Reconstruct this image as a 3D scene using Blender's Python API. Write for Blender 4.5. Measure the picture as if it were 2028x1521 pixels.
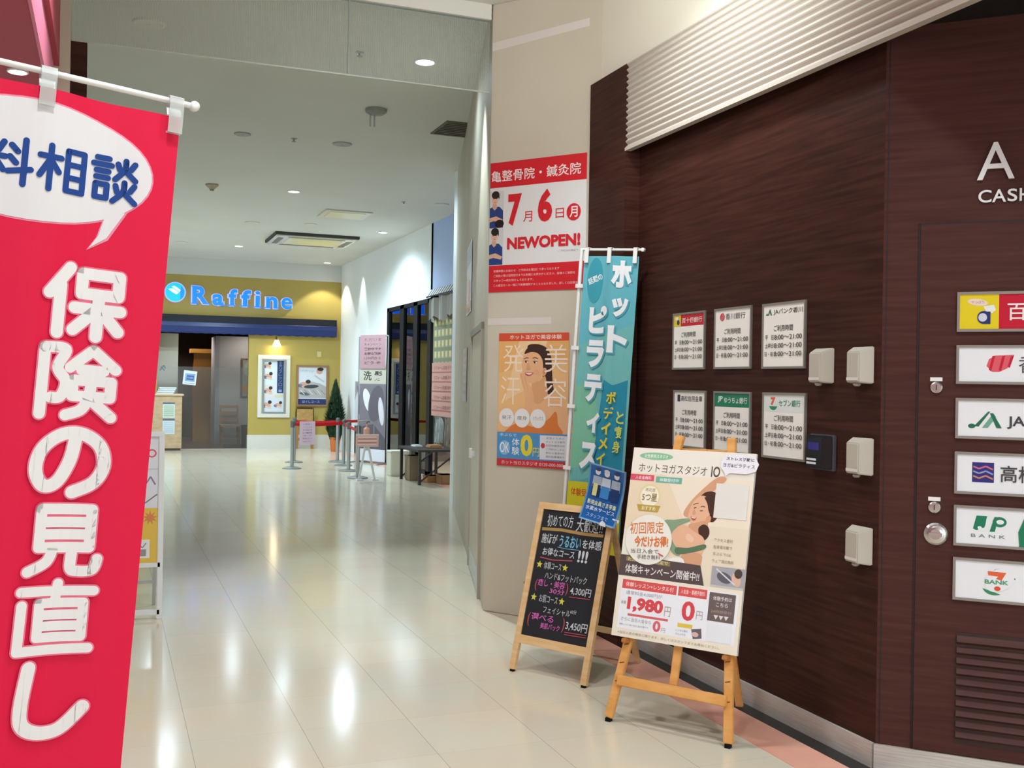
import bpy, bmesh, math, random
from mathutils import Vector, Matrix
random.seed(7)
SC = bpy.context.scene
COL = SC.collection
for o in list(bpy.data.objects):
    bpy.data.objects.remove(o)
PI = math.pi

# ------------------------------------------------------------------ camera
YAW = math.atan(804 / 2050.0); ROLL = 0.0165
F = Vector((math.sin(YAW), math.cos(YAW), 0)); R0 = Vector((math.cos(YAW), -math.sin(YAW), 0)); U0 = Vector((0, 0, 1))
R = R0 * math.cos(ROLL) + U0 * math.sin(ROLL); U = U0 * math.cos(ROLL) - R0 * math.sin(ROLL)
cam_d = bpy.data.cameras.new('camera')
cam_d.sensor_fit = 'HORIZONTAL'; cam_d.sensor_width = 36.0; cam_d.lens = 36.0 * 2050.0 / 2028.0
cam_d.clip_start = 0.05; cam_d.clip_end = 200
cam = bpy.data.objects.new('camera', cam_d); COL.objects.link(cam)
m3 = Matrix((R, U, -F)).transposed()
cam.matrix_world = Matrix.Translation((0, 0, 1.5)) @ m3.to_4x4()
SC.camera = cam

# ------------------------------------------------------------------ world, light, exposure
SC.view_settings.view_transform = 'Standard'
SC.view_settings.look = 'None'
SC.view_settings.gamma = 1.0
SC.view_settings.use_curve_mapping = False
SC.view_settings.exposure = 0.46
world = bpy.data.worlds.new('mall_light'); SC.world = world
world.use_nodes = True
bg = world.node_tree.nodes['Background']
bg.inputs[0].default_value = (0.80, 0.91, 1.0, 1)
bg.inputs[1].default_value = 2.6

def spot(name, loc, power, col=(1, 0.97, 0.9), angle=130, blend=0.6, radius=0.11, aim=None):
    l = bpy.data.lights.new(name, 'SPOT'); l.energy = power; l.color = col
    l.spot_size = math.radians(angle); l.spot_blend = blend; l.shadow_soft_size = radius
    o = bpy.data.objects.new(name, l); COL.objects.link(o); o.location = loc
    if aim:
        o.rotation_euler = (Vector(aim) - Vector(loc)).to_track_quat('-Z', 'Y').to_euler()
    return o

# the mall's ceiling downlights: the lit ones in view, those over the near hall, plus added far fill
NEAR_W = 105
for i, (x, y) in enumerate(((0.25, 4.9), (2.0, 4.3), (0.25, 1.7), (2.0, 1.5), (-1.9, 1.6), (0.25, -1.4), (2.2, -1.4), (-1.9, -1.4), (4.2, -1.2))):
    spot('ceiling_spot_and_fill', (x, y, 3.93), NEAR_W * (0.92 if y > 4 else 1.02), (0.88, 0.96, 1.0))
for x, y, w in ((2.348, 8.02, 30), (2.346, 14.25, 70), (2.348, 20.56, 200), (3.85, 17.44, 280),
                (0.9, 9.6, 10), (0.9, 15.8, 100), (0.9, 20.0, 220), (3.3, 12.4, 60), (3.0, 18.6, 230)):  # this row: unseen spots without fixtures, added to brighten the far hall
    spot('ceiling_spot_and_fill', (x, y, 4.00), w, (0.68, 0.87, 1.0), angle=160, blend=0.8)
spot('wall_washer', (2.25, 7.17, 4.02), 190, (0.80, 0.96, 1.0), angle=60, blend=0.5, radius=0.03)
spot('wall_washer', (4.45, 22.50, 4.02), 56, (1, 0.98, 0.86), angle=92, blend=0.25, radius=0.03)
spot('wall_washer', (4.66, 16.75, 4.02), 70, (0.88, 1.0, 0.98), angle=46, blend=0.6, radius=0.03)
spot('wall_washer', (4.66, 20.9, 4.02), 60, (0.88, 1.0, 0.98), angle=60, blend=0.6, radius=0.03)
spot('added_uplight', (1.5, 3.6, 3.25), 84, (0.90, 0.97, 0.97), angle=150, blend=0.9, radius=0.3, aim=(2.5, 4.6, 4.0))  # unseen uplight added to brighten the upper wall and near ceiling
spot('shop_fill', (1.7, 25.8, 2.85), 110, (1, 0.9, 0.8), angle=150)  # unseen fill lamps added so the shop interiors read less black
spot('shop_fill', (3.2, 23.9, 2.85), 40, (1, 0.93, 0.88), angle=150)
spot('shop_fill', (5.5, 16.9, 2.88), 170, (1, 0.97, 0.92), angle=150)
spot('shop_fill', (5.4, 14.8, 2.88), 80, (1, 0.97, 0.92), angle=150)

# ------------------------------------------------------------------ materials
_M = {}
def lin(hx):
    hx = hx.lstrip('#'); out = []
    for i in (0, 2, 4):
        c = int(hx[i:i + 2], 16) / 255
        out.append(c / 12.92 if c <= 0.04045 else ((c + 0.055) / 1.055) ** 2.4)
    return (*out, 1)

def mat(hx, rough=0.55, metal=0.0, emit=0.0, spec=0.5):
    k = (hx, rough, metal, emit, spec)
    if k in _M: return _M[k]
    m = bpy.data.materials.new('surface_' + hx.lstrip('#')); m.use_nodes = True
    b = m.node_tree.nodes['Principled BSDF']
    b.inputs['Base Color'].default_value = lin(hx)
    b.inputs['Roughness'].default_value = rough
    b.inputs['Metallic'].default_value = metal
    b.inputs['Specular IOR Level'].default_value = spec
    if emit:
        b.inputs['Emission Color'].default_value = lin(hx)
        b.inputs['Emission Strength'].default_value = emit
    _M[k] = m
    return m

def noise_mat(name, c1, c2, scale=(1, 1, 1), nscale=5, detail=4, rough=0.5, spec=0.5, bump=0.0, coord='Object', lo=0.35, hi=0.65, metal=0.0):
    m = bpy.data.materials.new(name); m.use_nodes = True
    nt = m.node_tree; b = nt.nodes['Principled BSDF']
    tc = nt.nodes.new('ShaderNodeTexCoord'); mp = nt.nodes.new('ShaderNodeMapping'); mp.inputs['Scale'].default_value = scale
    nz = nt.nodes.new('ShaderNodeTexNoise'); nz.inputs['Scale'].default_value = nscale; nz.inputs['Detail'].default_value = detail
    cr = nt.nodes.new('ShaderNodeValToRGB')
    cr.color_ramp.elements[0].position = lo; cr.color_ramp.elements[1].position = hi
    cr.color_ramp.elements[0].color = lin(c1); cr.color_ramp.elements[1].color = lin(c2)
    L = nt.links.new
    L(tc.outputs[coord], mp.inputs[0]); L(mp.outputs[0], nz.inputs['Vector']); L(nz.outputs['Fac'], cr.inputs[0]); L(cr.outputs[0], b.inputs['Base Color'])
    b.inputs['Roughness'].default_value = rough; b.inputs['Specular IOR Level'].default_value = spec; b.inputs['Metallic'].default_value = metal
    if bump:
        bp = nt.nodes.new('ShaderNodeBump'); bp.inputs['Strength'].default_value = bump; bp.inputs['Distance'].default_value = 0.01
        L(nz.outputs['Fac'], bp.inputs['Height']); L(bp.outputs[0], b.inputs['Normal'])
    return m

WOOD_DARK = noise_mat('dark_wood', '#321a14', '#45261e', (1.3, 1.3, 26), 2.2, 6, 0.5, 0.12)
WOOD_DOOR = noise_mat('dark_wood_door', '#452722', '#50302a', (1.5, 1.5, 30), 2.0, 6, 0.48, 0.16)  # same wood as the recessed wall, its stronger light put into the colour
WOOD_LIGHT = noise_mat('pale_pine', '#d9b077', '#e6c391', (2, 2, 12), 3, 4, 0.5)
WOOD_ORANGE = noise_mat('honey_beech', '#d99a50', '#e8ad66', (3, 3, 9), 3, 4, 0.45)
WOOD_TAN = noise_mat('tan_board', '#a97f45', '#c09a5e', (3, 3, 9), 3, 4, 0.5)
BEIGE = noise_mat('beige_panel', '#c4bba8', '#cac1af', (1, 1, 1), 1.5, 2, 0.5, 0.4)
CEIL = noise_mat('ceiling_paint', '#d5d3ca', '#dad8cf', (1, 1, 1), 0.7, 2, 0.8, 0.2)
CREAM = noise_mat('cream_paint', '#e8e2cf', '#ece7d6', (1, 1, 1), 0.7, 2, 0.7, 0.3)
WHITE_W = noise_mat('white_wall_paint', '#ebefef', '#f0f3f3', (1, 1, 1), 0.8, 2, 0.6, 0.3)
YELLOW = noise_mat('yellow_paint', '#b59f55', '#bba55b', (1, 1, 1), 1.0, 2, 0.7, 0.3)
STEEL = noise_mat('brushed_steel', '#c2beb6', '#d4d0c8', (2, 2, 60), 3, 3, 0.42, 0.5, metal=0.35)
CHROME = mat('#c9c9c6', 0.22, 0.9)
PINK_TILE = noise_mat('pink_tile', '#dfa08a', '#eab09b', (1, 1, 1), 3, 4, 0.25)
TAN_TILE = noise_mat('tan_tile', '#c3b79f', '#cdc2ab', (1, 1, 1), 3, 4, 0.2)
LEAF = noise_mat('conifer_green', '#0d2a18', '#21452a', (1, 1, 1), 12, 3, 0.7)
BROWN_FLOOR = noise_mat('brown_floor', '#4a3024', '#5b3d2f', (1, 1, 1), 3, 3, 0.4)
PLASTIC = mat('#b9b2a3', 0.45)
WHITE_PL = mat('#e6e5e1', 0.4)
BLACK = mat('#08080a', 0.5, spec=0.2)

def floor_mat():
    m = bpy.data.materials.new('polished_vinyl_tile'); m.use_nodes = True
    nt = m.node_tree; b = nt.nodes['Principled BSDF']; L = nt.links.new; N = nt.nodes.new
    g = N('ShaderNodeNewGeometry'); sx = N('ShaderNodeSeparateXYZ'); L(g.outputs['Position'], sx.inputs[0])
    def line(sock, off):
        a = N('ShaderNodeMath'); a.operation = 'SUBTRACT'; L(sock, a.inputs[0]); a.inputs[1].default_value = off
        d = N('ShaderNodeMath'); d.operation = 'DIVIDE'; L(a.outputs[0], d.inputs[0]); d.inputs[1].default_value = 0.464
        f = N('ShaderNodeMath'); f.operation = 'FRACT'; L(d.outputs[0], f.inputs[0])
        c = N('ShaderNodeMath'); c.operation = 'LESS_THAN'; L(f.outputs[0], c.inputs[0]); c.inputs[1].default_value = 0.0055
        fl = N('ShaderNodeMath'); fl.operation = 'FLOOR'; L(d.outputs[0], fl.inputs[0])
        return c, fl
    lx, fx = line(sx.outputs['X'], 0.3436); ly, fy = line(sx.outputs['Y'], 5.85)
    ha = N('ShaderNodeMath'); ha.operation = 'MULTIPLY'; L(ly.outputs[0], ha.inputs[0]); ha.inputs[1].default_value = 0.35
    mx = N('ShaderNodeMath'); mx.operation = 'MAXIMUM'; L(lx.outputs[0], mx.inputs[0]); L(ha.outputs[0], mx.inputs[1])
    cb = N('ShaderNodeCombineXYZ'); L(fx.outputs[0], cb.inputs[0]); L(fy.outputs[0], cb.inputs[1])
    wn = N('ShaderNodeTexWhiteNoise'); wn.noise_dimensions = '2D'; L(cb.outputs[0], wn.inputs['Vector'])
    nz = N('ShaderNodeTexNoise'); nz.inputs['Scale'].default_value = 2.6; nz.inputs['Detail'].default_value = 5; L(g.outputs['Position'], nz.inputs['Vector'])
    cr = N('ShaderNodeValToRGB'); cr.color_ramp.elements[0].position = 0.36; cr.color_ramp.elements[1].position = 0.66
    cr.color_ramp.elements[0].color = lin('#d9c9b2'); cr.color_ramp.elements[1].color = lin('#d3cdb9')
    L(nz.outputs['Fac'], cr.inputs[0])
    hsv = N('ShaderNodeHueSaturation'); L(cr.outputs[0], hsv.inputs['Color'])
    mr = N('ShaderNodeMapRange'); mr.inputs[3].default_value = 0.975; mr.inputs[4].default_value = 1.02; L(wn.outputs['Value'], mr.inputs[0]); L(mr.outputs[0], hsv.inputs['Value'])
    mix = N('ShaderNodeMix'); mix.data_type = 'RGBA'; L(mx.outputs[0], mix.inputs[0]); L(hsv.outputs[0], mix.inputs[6]); mix.inputs[7].default_value = lin('#a4988a')
    L(mix.outputs[2], b.inputs['Base Color'])
    b.inputs['Roughness'].default_value = 0.14; b.inputs['Specular IOR Level'].default_value = 0.42
    n2 = N('ShaderNodeTexNoise'); n2.inputs['Scale'].default_value = 1.6; n2.inputs['Detail'].default_value = 2; L(g.outputs['Position'], n2.inputs['Vector'])
    bp = N('ShaderNodeBump'); bp.inputs['Strength'].default_value = 0.05; bp.inputs['Distance'].default_value = 0.02
    L(n2.outputs['Fac'], bp.inputs['Height']); L(bp.outputs[0], b.inputs['Normal'])
    return m

def glass_mat(name, tint, alpha_mix, rough=0.03, stripes=False):
    """clear sheet: mostly see-through, with a surface reflection that follows the angle"""
    m = bpy.data.materials.new(name); m.use_nodes = True
    nt = m.node_tree; nt.nodes.clear(); N = nt.nodes.new; L = nt.links.new
    out = N('ShaderNodeOutputMaterial'); tr = N('ShaderNodeBsdfTransparent'); tr.inputs[0].default_value = lin(tint)
    gl = N('ShaderNodeBsdfGlossy'); gl.inputs['Roughness'].default_value = rough
    df = N('ShaderNodeBsdfDiffuse'); df.inputs[0].default_value = lin('#c8cdc8')
    m1 = N('ShaderNodeMixShader'); m1.inputs[0].default_value = alpha_mix
    L(tr.outputs[0], m1.inputs[1]); L(df.outputs[0], m1.inputs[2])
    if stripes:
        tc = N('ShaderNodeTexCoord'); wv = N('ShaderNodeTexWave'); wv.bands_direction = 'X'; wv.inputs['Scale'].default_value = 22
        L(tc.outputs['Object'], wv.inputs['Vector'])
        mr = N('ShaderNodeMapRange'); mr.inputs[3].default_value = alpha_mix * 0.6; mr.inputs[4].default_value = alpha_mix * 1.4
        L(wv.outputs['Fac'], mr.inputs[0]); L(mr.outputs[0], m1.inputs[0])
    fr = N('ShaderNodeFresnel'); fr.inputs[0].default_value = 1.45
    m2 = N('ShaderNodeMixShader'); L(fr.outputs[0], m2.inputs[0]); L(m1.outputs[0], m2.inputs[1]); L(gl.outputs[0], m2.inputs[2])
    L(m2.outputs[0], out.inputs[0])
    return m
SMOKE_GLASS = glass_mat('smoke_screen_glass', '#f8faf9', 0.115, stripes=True)
CLEAR_FILM = glass_mat('clear_film', '#f3f3f3', 0.05, 0.15)
SHOP_GLASS = glass_mat('shop_glass', '#cfd6d6', 0.0, 0.01)

# ------------------------------------------------------------------ object helpers
def link(name, me, parent=None, loc=None, rot=None):
    o = bpy.data.objects.new(name, me); COL.objects.link(o)
    if parent: o.parent = parent
    if loc is not None: o.location = loc
    if rot is not None: o.rotation_euler = rot if not isinstance(rot, (int, float)) else (0, 0, rot)
    return o
def tag(o, label=None, cat=None, group=None, kind=None):
    if label: o['label'] = label
    if cat: o['category'] = cat
    if group: o['group'] = group
    if kind: o['kind'] = kind
    return o
def thing(name, label, cat, loc=(0, 0, 0), rz=0.0, group=None):
    o = link(name, None, None, loc, (0, 0, rz)); o.empty_display_size = 0.1
    return tag(o, label, cat, group)
def copy_tree(o, parent=None):
    c = o.copy(); COL.objects.link(c)
    if parent: c.parent = parent
    for ch in list(o.children): copy_tree(ch, c)
    return c

class MB:
    """collects shapes with material slots into ONE mesh"""
    def __init__(s): s.v = []; s.f = []; s.m = []; s.mats = []
    def slot(s, m):
        if m not in s.mats: s.mats.append(m)
        return s.mats.index(m)
    def add(s, vs, fs, m):
        k = len(s.v); j = s.slot(m)
        s.v += [tuple(v) for v in vs]
        for f in fs: s.f.append([i + k for i in f]); s.m.append(j)
        return s
    def box(s, x0, x1, y0, y1, z0, z1, m):
        vs = [(x, y, z) for z in (z0, z1) for y in (y0, y1) for x in (x0, x1)]
        return s.add(vs, [(0, 2, 3, 1), (4, 5, 7, 6), (0, 1, 5, 4), (2, 6, 7, 3), (0, 4, 6, 2), (1, 3, 7, 5)], m)
    def bar(s, p0, p1, w, h, m, side=(0, 0, 1)):
        """rectangular bar from p0 to p1; w across 'side', h along it"""
        p0 = Vector(p0); p1 = Vector(p1); d = (p1 - p0).normalized(); sd = Vector(side)
        a = d.cross(sd)
        if a.length < 1e-5: a = d.cross(Vector((1, 0, 0)))
        a.normalize(); b = a.cross(d).normalized()
        vs = []
        for p in (p0, p1):
            for i, j in ((-1, -1), (1, -1), (1, 1), (-1, 1)): vs.append(p + a * (i * w / 2) + b * (j * h / 2))
        return s.add(vs, [(3, 2, 1, 0), (4, 5, 6, 7), (0, 1, 5, 4), (1, 2, 6, 5), (2, 3, 7, 6), (3, 0, 4, 7)], m)
    def tube(s, pts, r, m, n=10, r1=None):
        pts = [Vector(p) for p in pts]; vs = []; fs = []; up = None
        for i, p in enumerate(pts):
            d = (pts[min(i + 1, len(pts) - 1)] - pts[max(i - 1, 0)]).normalized()
            if up is None:
                up = d.cross(Vector((0, 0, 1)))
                if up.length < 1e-3: up = d.cross(Vector((1, 0, 0)))
            a = (up - d * up.dot(d)).normalized(); up = a; b = d.cross(a)
            rr = r if r1 is None else r + (r1 - r) * i / (len(pts) - 1)
            for k in range(n):
                t = 2 * PI * k / n; vs.append(p + a * (rr * math.cos(t)) + b * (rr * math.sin(t)))
        for i in range(len(pts) - 1):
            for k in range(n):
                fs.append((i * n + k, i * n + (k + 1) % n, (i + 1) * n + (k + 1) % n, (i + 1) * n + k))
        fs.append(tuple(range(n - 1, -1, -1))); fs.append(tuple(range((len(pts) - 1) * n, len(pts) * n)))
        return s.add(vs, fs, m)
    def lathe(s, prof, m, c=(0, 0, 0), n=20, axis='z'):
        vs = []; fs = []
        for r, h in prof:
            for k in range(n):
                t = 2 * PI * k / n; a, b = r * math.cos(t), r * math.sin(t)
                vs.append((c[0] + a, c[1] + b, c[2] + h) if axis == 'z' else (c[0] + a, c[1] + h, c[2] + b))
        for i in range(len(prof) - 1):
            for k in range(n): fs.append((i * n + k, i * n + (k + 1) % n, (i + 1) * n + (k + 1) % n, (i + 1) * n + k))
        fs.append(tuple(range(n - 1, -1, -1))); fs.append(tuple(range((len(prof) - 1) * n, len(prof) * n)))
        return s.add(vs, fs, m)
    def poly(s, pts, m): return s.add(pts, [tuple(range(len(pts)))], m)
    def prism(s, base, z0, z1, m):
        n = len(base)
        return s.add([(x, y, z0) for x, y in base] + [(x, y, z1) for x, y in base],
                     [tuple(range(n - 1, -1, -1)), tuple(range(n, 2 * n))] + [(i, (i + 1) % n, n + (i + 1) % n, n + i) for i in range(n)], m)
    def mesh(s, name, bevel=0, smooth=False):
        me = bpy.data.meshes.new(name); me.from_pydata(s.v, [], s.f)
        for m in s.mats: me.materials.append(m)
        for p, j in zip(me.polygons, s.m): p.material_index = j
        bm = bmesh.new(); bm.from_mesh(me)
        bmesh.ops.recalc_face_normals(bm, faces=bm.faces)
        if bevel:
            bmesh.ops.bevel(bm, geom=[e for e in bm.edges if len(e.link_faces) == 2 and e.calc_face_angle(0) > 0.5], offset=bevel, segments=2, affect='EDGES', clamp_overlap=True)
        bm.to_mesh(me); bm.free()
        if smooth:
            for p in me.polygons: p.use_smooth = True
        return me
    def build(s, name, parent=None, loc=None, rot=None, bevel=0, smooth=False):
        return link(name, s.mesh(name, bevel, smooth), parent, loc, rot)

# ---- lettering
_T = {}
def text_shape(t, bold=0.0, res=3):
    k = (t, bold, res)
    if k not in _T:
        c = bpy.data.curves.new('t', 'FONT'); c.body = t; c.resolution_u = res; c.offset = bold
        o = bpy.data.objects.new('t', c); COL.objects.link(o)
        dg = bpy.context.evaluated_depsgraph_get(); ev = o.evaluated_get(dg); me = ev.to_mesh()
        vs = [(v.co.x, v.co.y) for v in me.vertices]; fs = [tuple(p.vertices) for p in me.polygons]
        ev.to_mesh_clear(); bpy.data.objects.remove(o); bpy.data.curves.remove(c)
        xs = [v[0] for v in vs] or [0, 1]; ys = [v[1] for v in vs] or [0, 1]
        _T[k] = (vs, fs, min(xs), max(xs), min(ys), max(ys))
    return _T[k]

class Sheet:
    """flat printed sheet: drawn in units (x right, y down from the top left), built in the XZ plane facing -Y"""
    def __init__(s, W, H, uw, uh, face='#f0eeea', rough=0.5, thick=0.003, edge=None, dz=0.0005, spec=0.5):
        s.spec = spec
        s.W, s.H, s.kx, s.ky, s.t, s.dz = W, H, W / uw, H / uh, thick, dz
        s.uw, s.uh = uw, uh; s.rough = rough; s.ops = []; s.face = face; s.edge = edge or face
    def raw(s, vs, fs, c): s.ops.append((vs, fs, c)); return s
    def poly(s, pts, c): return s.raw(list(pts), [tuple(range(len(pts)))], c)
    def rect(s, x0, y0, x1, y1, c): return s.poly([(x0, y0), (x1, y0), (x1, y1), (x0, y1)], c)
    def ell(s, cx, cy, rx, ry, c, rot=0, n=28, a0=0, a1=360):
        pts = []
        ca, sa = math.cos(math.radians(rot)), math.sin(math.radians(rot))
        full = abs(a1 - a0) >= 360
        for i in range(n if full else n + 1):
            t = math.radians(a0 + (a1 - a0) * i / n); x, y = rx * math.cos(t), ry * math.sin(t)
            pts.append((cx + x * ca - y * sa, cy + x * sa + y * ca))
        return s.poly(pts, c)
    def blob(s, pts, c, k=5):
        n = len(pts); out = []
        for i in range(n):
            p0, p1, p2, p3 = pts[i - 1], pts[i], pts[(i + 1) % n], pts[(i + 2) % n]
            for j in range(k):
                t = j / k
                out.append(tuple(0.5 * (2 * p1[a] + (p2[a] - p0[a]) * t + (2 * p0[a] - 5 * p1[a] + 4 * p2[a] - p3[a]) * t * t + (3 * p1[a] - p0[a] - 3 * p2[a] + p3[a]) * t ** 3) for a in (0, 1)))
        return s.poly(out, c)
    def line(s, pts, w, c):
        for (x0, y0), (x1, y1) in zip(pts[:-1], pts[1:]):
            d = math.hypot(x1 - x0, y1 - y0) or 1; nx, ny = -(y1 - y0) / d * w / 2, (x1 - x0) / d * w / 2
            s.poly([(x0 + nx, y0 + ny), (x1 + nx, y1 + ny), (x1 - nx, y1 - ny), (x0 - nx, y0 - ny)], c)
        return s
    def strokes(s, lines, x0, y0, x1, y1, w, c):
        """round ended brush strokes on a 100 x 100 grid, one layer"""
        vs = []; fs = []; kx, ky = (x1 - x0) / 100, (y1 - y0) / 100
        def disc(x, y):
            k = len(vs); vs.extend((x + w / 2 * math.cos(2 * PI * i / 16), y + w / 2 * math.sin(2 * PI * i / 16)) for i in range(16)); fs.append(tuple(range(k, k + 16)))
        for ln in lines:
            P = [(x0 + a * kx, y0 + b * ky) for a, b in ln]
            for x, y in P: disc(x, y)
            for (xa, ya), (xb, yb) in zip(P[:-1], P[1:]):
                d = math.hypot(xb - xa, yb - ya) or 1; nx, ny = -(yb - ya) / d * w / 2, (xb - xa) / d * w / 2
                k = len(vs); vs.extend([(xa + nx, ya + ny), (xb + nx, yb + ny), (xb - nx, yb - ny), (xa - nx, ya - ny)]); fs.append((k, k + 1, k + 2, k + 3))
        return s.raw(vs, fs, c)
    def star(s, cx, cy, r, c, n=5):
        pts = []
        for i in range(2 * n):
            a = -PI / 2 + PI * i / n; q = r if i % 2 == 0 else r * 0.45; pts.append((cx + q * math.cos(a), cy + q * math.sin(a)))
        cen = len(pts)
        return s.raw(pts + [(cx, cy)], [(i, (i + 1) % cen, cen) for i in range(cen)], c)
    def text(s, t, x0, y0, x1, y1, c, bold=0.0, rot=0, res=3):
        vs, fs, a, b, e, f = text_shape(t, bold, res)
        if not vs: return s
        mx, my = (x0 + x1) / 2, (y0 + y1) / 2; ca, sa = math.cos(math.radians(rot)), math.sin(math.radians(rot))
        out = []
        for x, y in vs:
            px = x0 + (x - a) / (b - a) * (x1 - x0) - mx; py = y1 - (y - e) / (f - e) * (y1 - y0) - my
            out.append((mx + px * ca - py * sa, my + px * sa + py * ca))
        return s.raw(out, fs, c)
    def lines(s, rows, x0, y0, y1, h, c, seed=1, x1=None):
        """rows of small print"""
        n = len(rows)
        for i, t in enumerate(rows):
            y = y0 + (y1 - y0) * i / max(1, n - 1) if n > 1 else y0
            s.text(t, x0, y, x1 or x0 + len(t) * h * 0.95, y + h, c, 0.0, res=1)
        return s
    def build(s, name, parent=None, loc=None, rot=None, warp=None, cuts=(), zcuts=(), back=True):
        """warp(x, depth, z) -> position; cuts: x positions (m) where cloth bends"""
        W, H = s.W, s.H
        bm = bmesh.new(); mats = []
        def slot(c):
            m = c if not isinstance(c, str) else mat(c, s.rough, spec=s.spec)
            if m not in mats: mats.append(m)
            return mats.index(m)
        j = slot(s.face); je = slot(s.edge)
        xs = [-W / 2] + [c for c in cuts if -W / 2 < c < W / 2] + [W / 2]
        def quad(p, k):
            f = bm.faces.new([bm.verts.new(q) for q in p]); f.material_index = k
        for a, b in zip(xs[:-1], xs[1:]):
            quad([(a, 0, 0), (b, 0, 0), (b, 0, H), (a, 0, H)], j)
            if back: quad([(a, s.t, H), (b, s.t, H), (b, s.t, 0), (a, s.t, 0)], je)
            quad([(a, 0, H), (b, 0, H), (b, s.t, H), (a, s.t, H)], je); quad([(a, s.t, 0), (b, s.t, 0), (b, 0, 0), (a, 0, 0)], je)
        quad([(-W / 2, s.t, 0), (-W / 2, 0, 0), (-W / 2, 0, H), (-W / 2, s.t, H)], je)
        quad([(W / 2, 0, 0), (W / 2, s.t, 0), (W / 2, s.t, H), (W / 2, 0, H)], je)
        for i, (vs, fs, c) in enumerate(s.ops):
            k = slot(c); y = -(s.dz if warp else min(s.dz, 0.0036 / len(s.ops))) * (i + 1)
            bv = [bm.verts.new((x * s.kx - W / 2, y, H - yy * s.ky)) for x, yy in vs]
            for f in fs:
                try:
                    fc = bm.faces.new([bv[q] for q in f])
                except ValueError:
                    continue
                fc.material_index = k
                fc.normal_update()
                if fc.normal.y > 0: fc.normal_flip()
        if cuts:
            for x in cuts:
                bmesh.ops.bisect_plane(bm, geom=bm.verts[:] + bm.edges[:] + bm.faces[:], plane_co=(x, 0, 0), plane_no=(1, 0, 0), dist=1e-6)
        for z in zcuts:
            bmesh.ops.bisect_plane(bm, geom=bm.verts[:] + bm.edges[:] + bm.faces[:], plane_co=(0, 0, z), plane_no=(0, 0, 1), dist=1e-6)
        if warp:
            for v in bm.verts: v.co = warp(v.co.x, v.co.y, v.co.z)
        me = bpy.data.meshes.new(name); bm.to_mesh(me); bm.free()
        for m in mats: me.materials.append(m)
        return link(name, me, parent, loc, rot)

def letter3d(name, t, x0, x1, z0, z1, depth, m, bold=0.0, parent=None, mside=None, y=0.0):
    """raised letter filling a box in the XZ plane, front at y - depth"""
    vs, fs, a, b, e, f = text_shape(t, bold, 6)
    P = [(x0 + (x - a) / (b - a) * (x1 - x0), z0 + (q - e) / (f - e) * (z1 - z0)) for x, q in vs]
    mb = MB(); mb.add([(x, y - depth, z) for x, z in P], fs, m)
    cnt = {}
    for fc in fs:
        for i in range(len(fc)):
            k = (fc[i], fc[(i + 1) % len(fc)]); cnt[k] = 1
    for (i, jx) in cnt:
        if (jx, i) not in cnt:
            (xa, za), (xb, zb) = P[i], P[jx]
            mb.add([(xa, y - depth, za), (xb, y - depth, zb), (xb, y, zb), (xa, y, za)], [(0, 1, 2, 3)], mside or m)
    return mb.build(name, parent)

RZ_RIGHT = -PI / 2            # walls that face -X (the cash corner wall, the far right shops)
RZ_DOOR = -PI / 4             # the 45 degree door wall
RZ_COL = math.atan2(-0.7986, 0.6018)
RZ_SIDE = math.atan2(-0.961, -0.277)
def struct(mb, name, **k): return tag(mb.build(name, **k), kind='structure')

# ================================================================== SETTING
FLOOR = floor_mat()
struct(MB().box(-9, 11, -9, 23.0, -0.1, 0.0, FLOOR), 'floor')
struct(MB().box(2.56, 2.762, -2.2, 5.66, 0.0, 0.003, PINK_TILE), 'floor_border_near')
struct(MB().box(2.762, 2.862, -2.2, 5.34, 0.0, 0.002, mat('#17181b', 0.35)), 'floor_gap_strip')
struct(MB().prism([(2.345, 6.40), (2.43, 5.95), (2.56, 5.30), (2.56, 6.05)], 0.0, 0.0025, TAN_TILE), 'floor_border_pillar')
struct(MB().box(4.57, 4.72, 12.3, 22.9, 0.0, 0.003, PINK_TILE), 'floor_border_far')
struct(MB().box(-9, 11, -9, 6.42, 4.0, 4.1, CEIL), 'ceiling_near')
struct(MB().box(-9, 11, 6.42, 24.0, 4.08, 4.18, CEIL), 'ceiling_far')
struct(MB().box(-9, 2.33, 6.42, 6.50, 3.90, 4.08, CEIL), 'trim_1')     # drop edge over the smoke screen

# --- pillar with the posters, its side wall and the wall edge beyond
colC = (2.339, 6.416); colR = (2.829, 5.766)
side_end = (2.339 + 5.75 * 0.2773, 6.416 + 5.75 * 0.9608)
mb = MB()
mb.prism([colC, colR, (3.05, 5.766), (3.3, 6.6), (3.05, 6.7), (colC[0] + 0.2773 * 0.3 , colC[1] + 0.9608 * 0.3)], 0.0, 4.0, BEIGE)
struct(mb, 'wall_pillar', bevel=0.006)
s0 = (colC[0] + 0.2773 * 0.302, colC[1] + 0.9608 * 0.302)
def along(p, d): return (p[0] + 0.2773 * d, p[1] + 0.9608 * d)
mb = MB()
a, b = along(colC, 0.302), along(colC, 5.75)
nx, ny = 0.9608 * 0.16, -0.2773 * 0.16
mb.prism([a, (a[0] + nx, a[1] + ny), (b[0] + nx, b[1] + ny), b], 0.0, 4.08, BEIGE)
struct(mb, 'wall_side')
struct(MB().box(b[0], 6.2, b[1], b[1] + 0.12, 0, 4.08, WHITE_W), 'wall_side_end')
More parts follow.
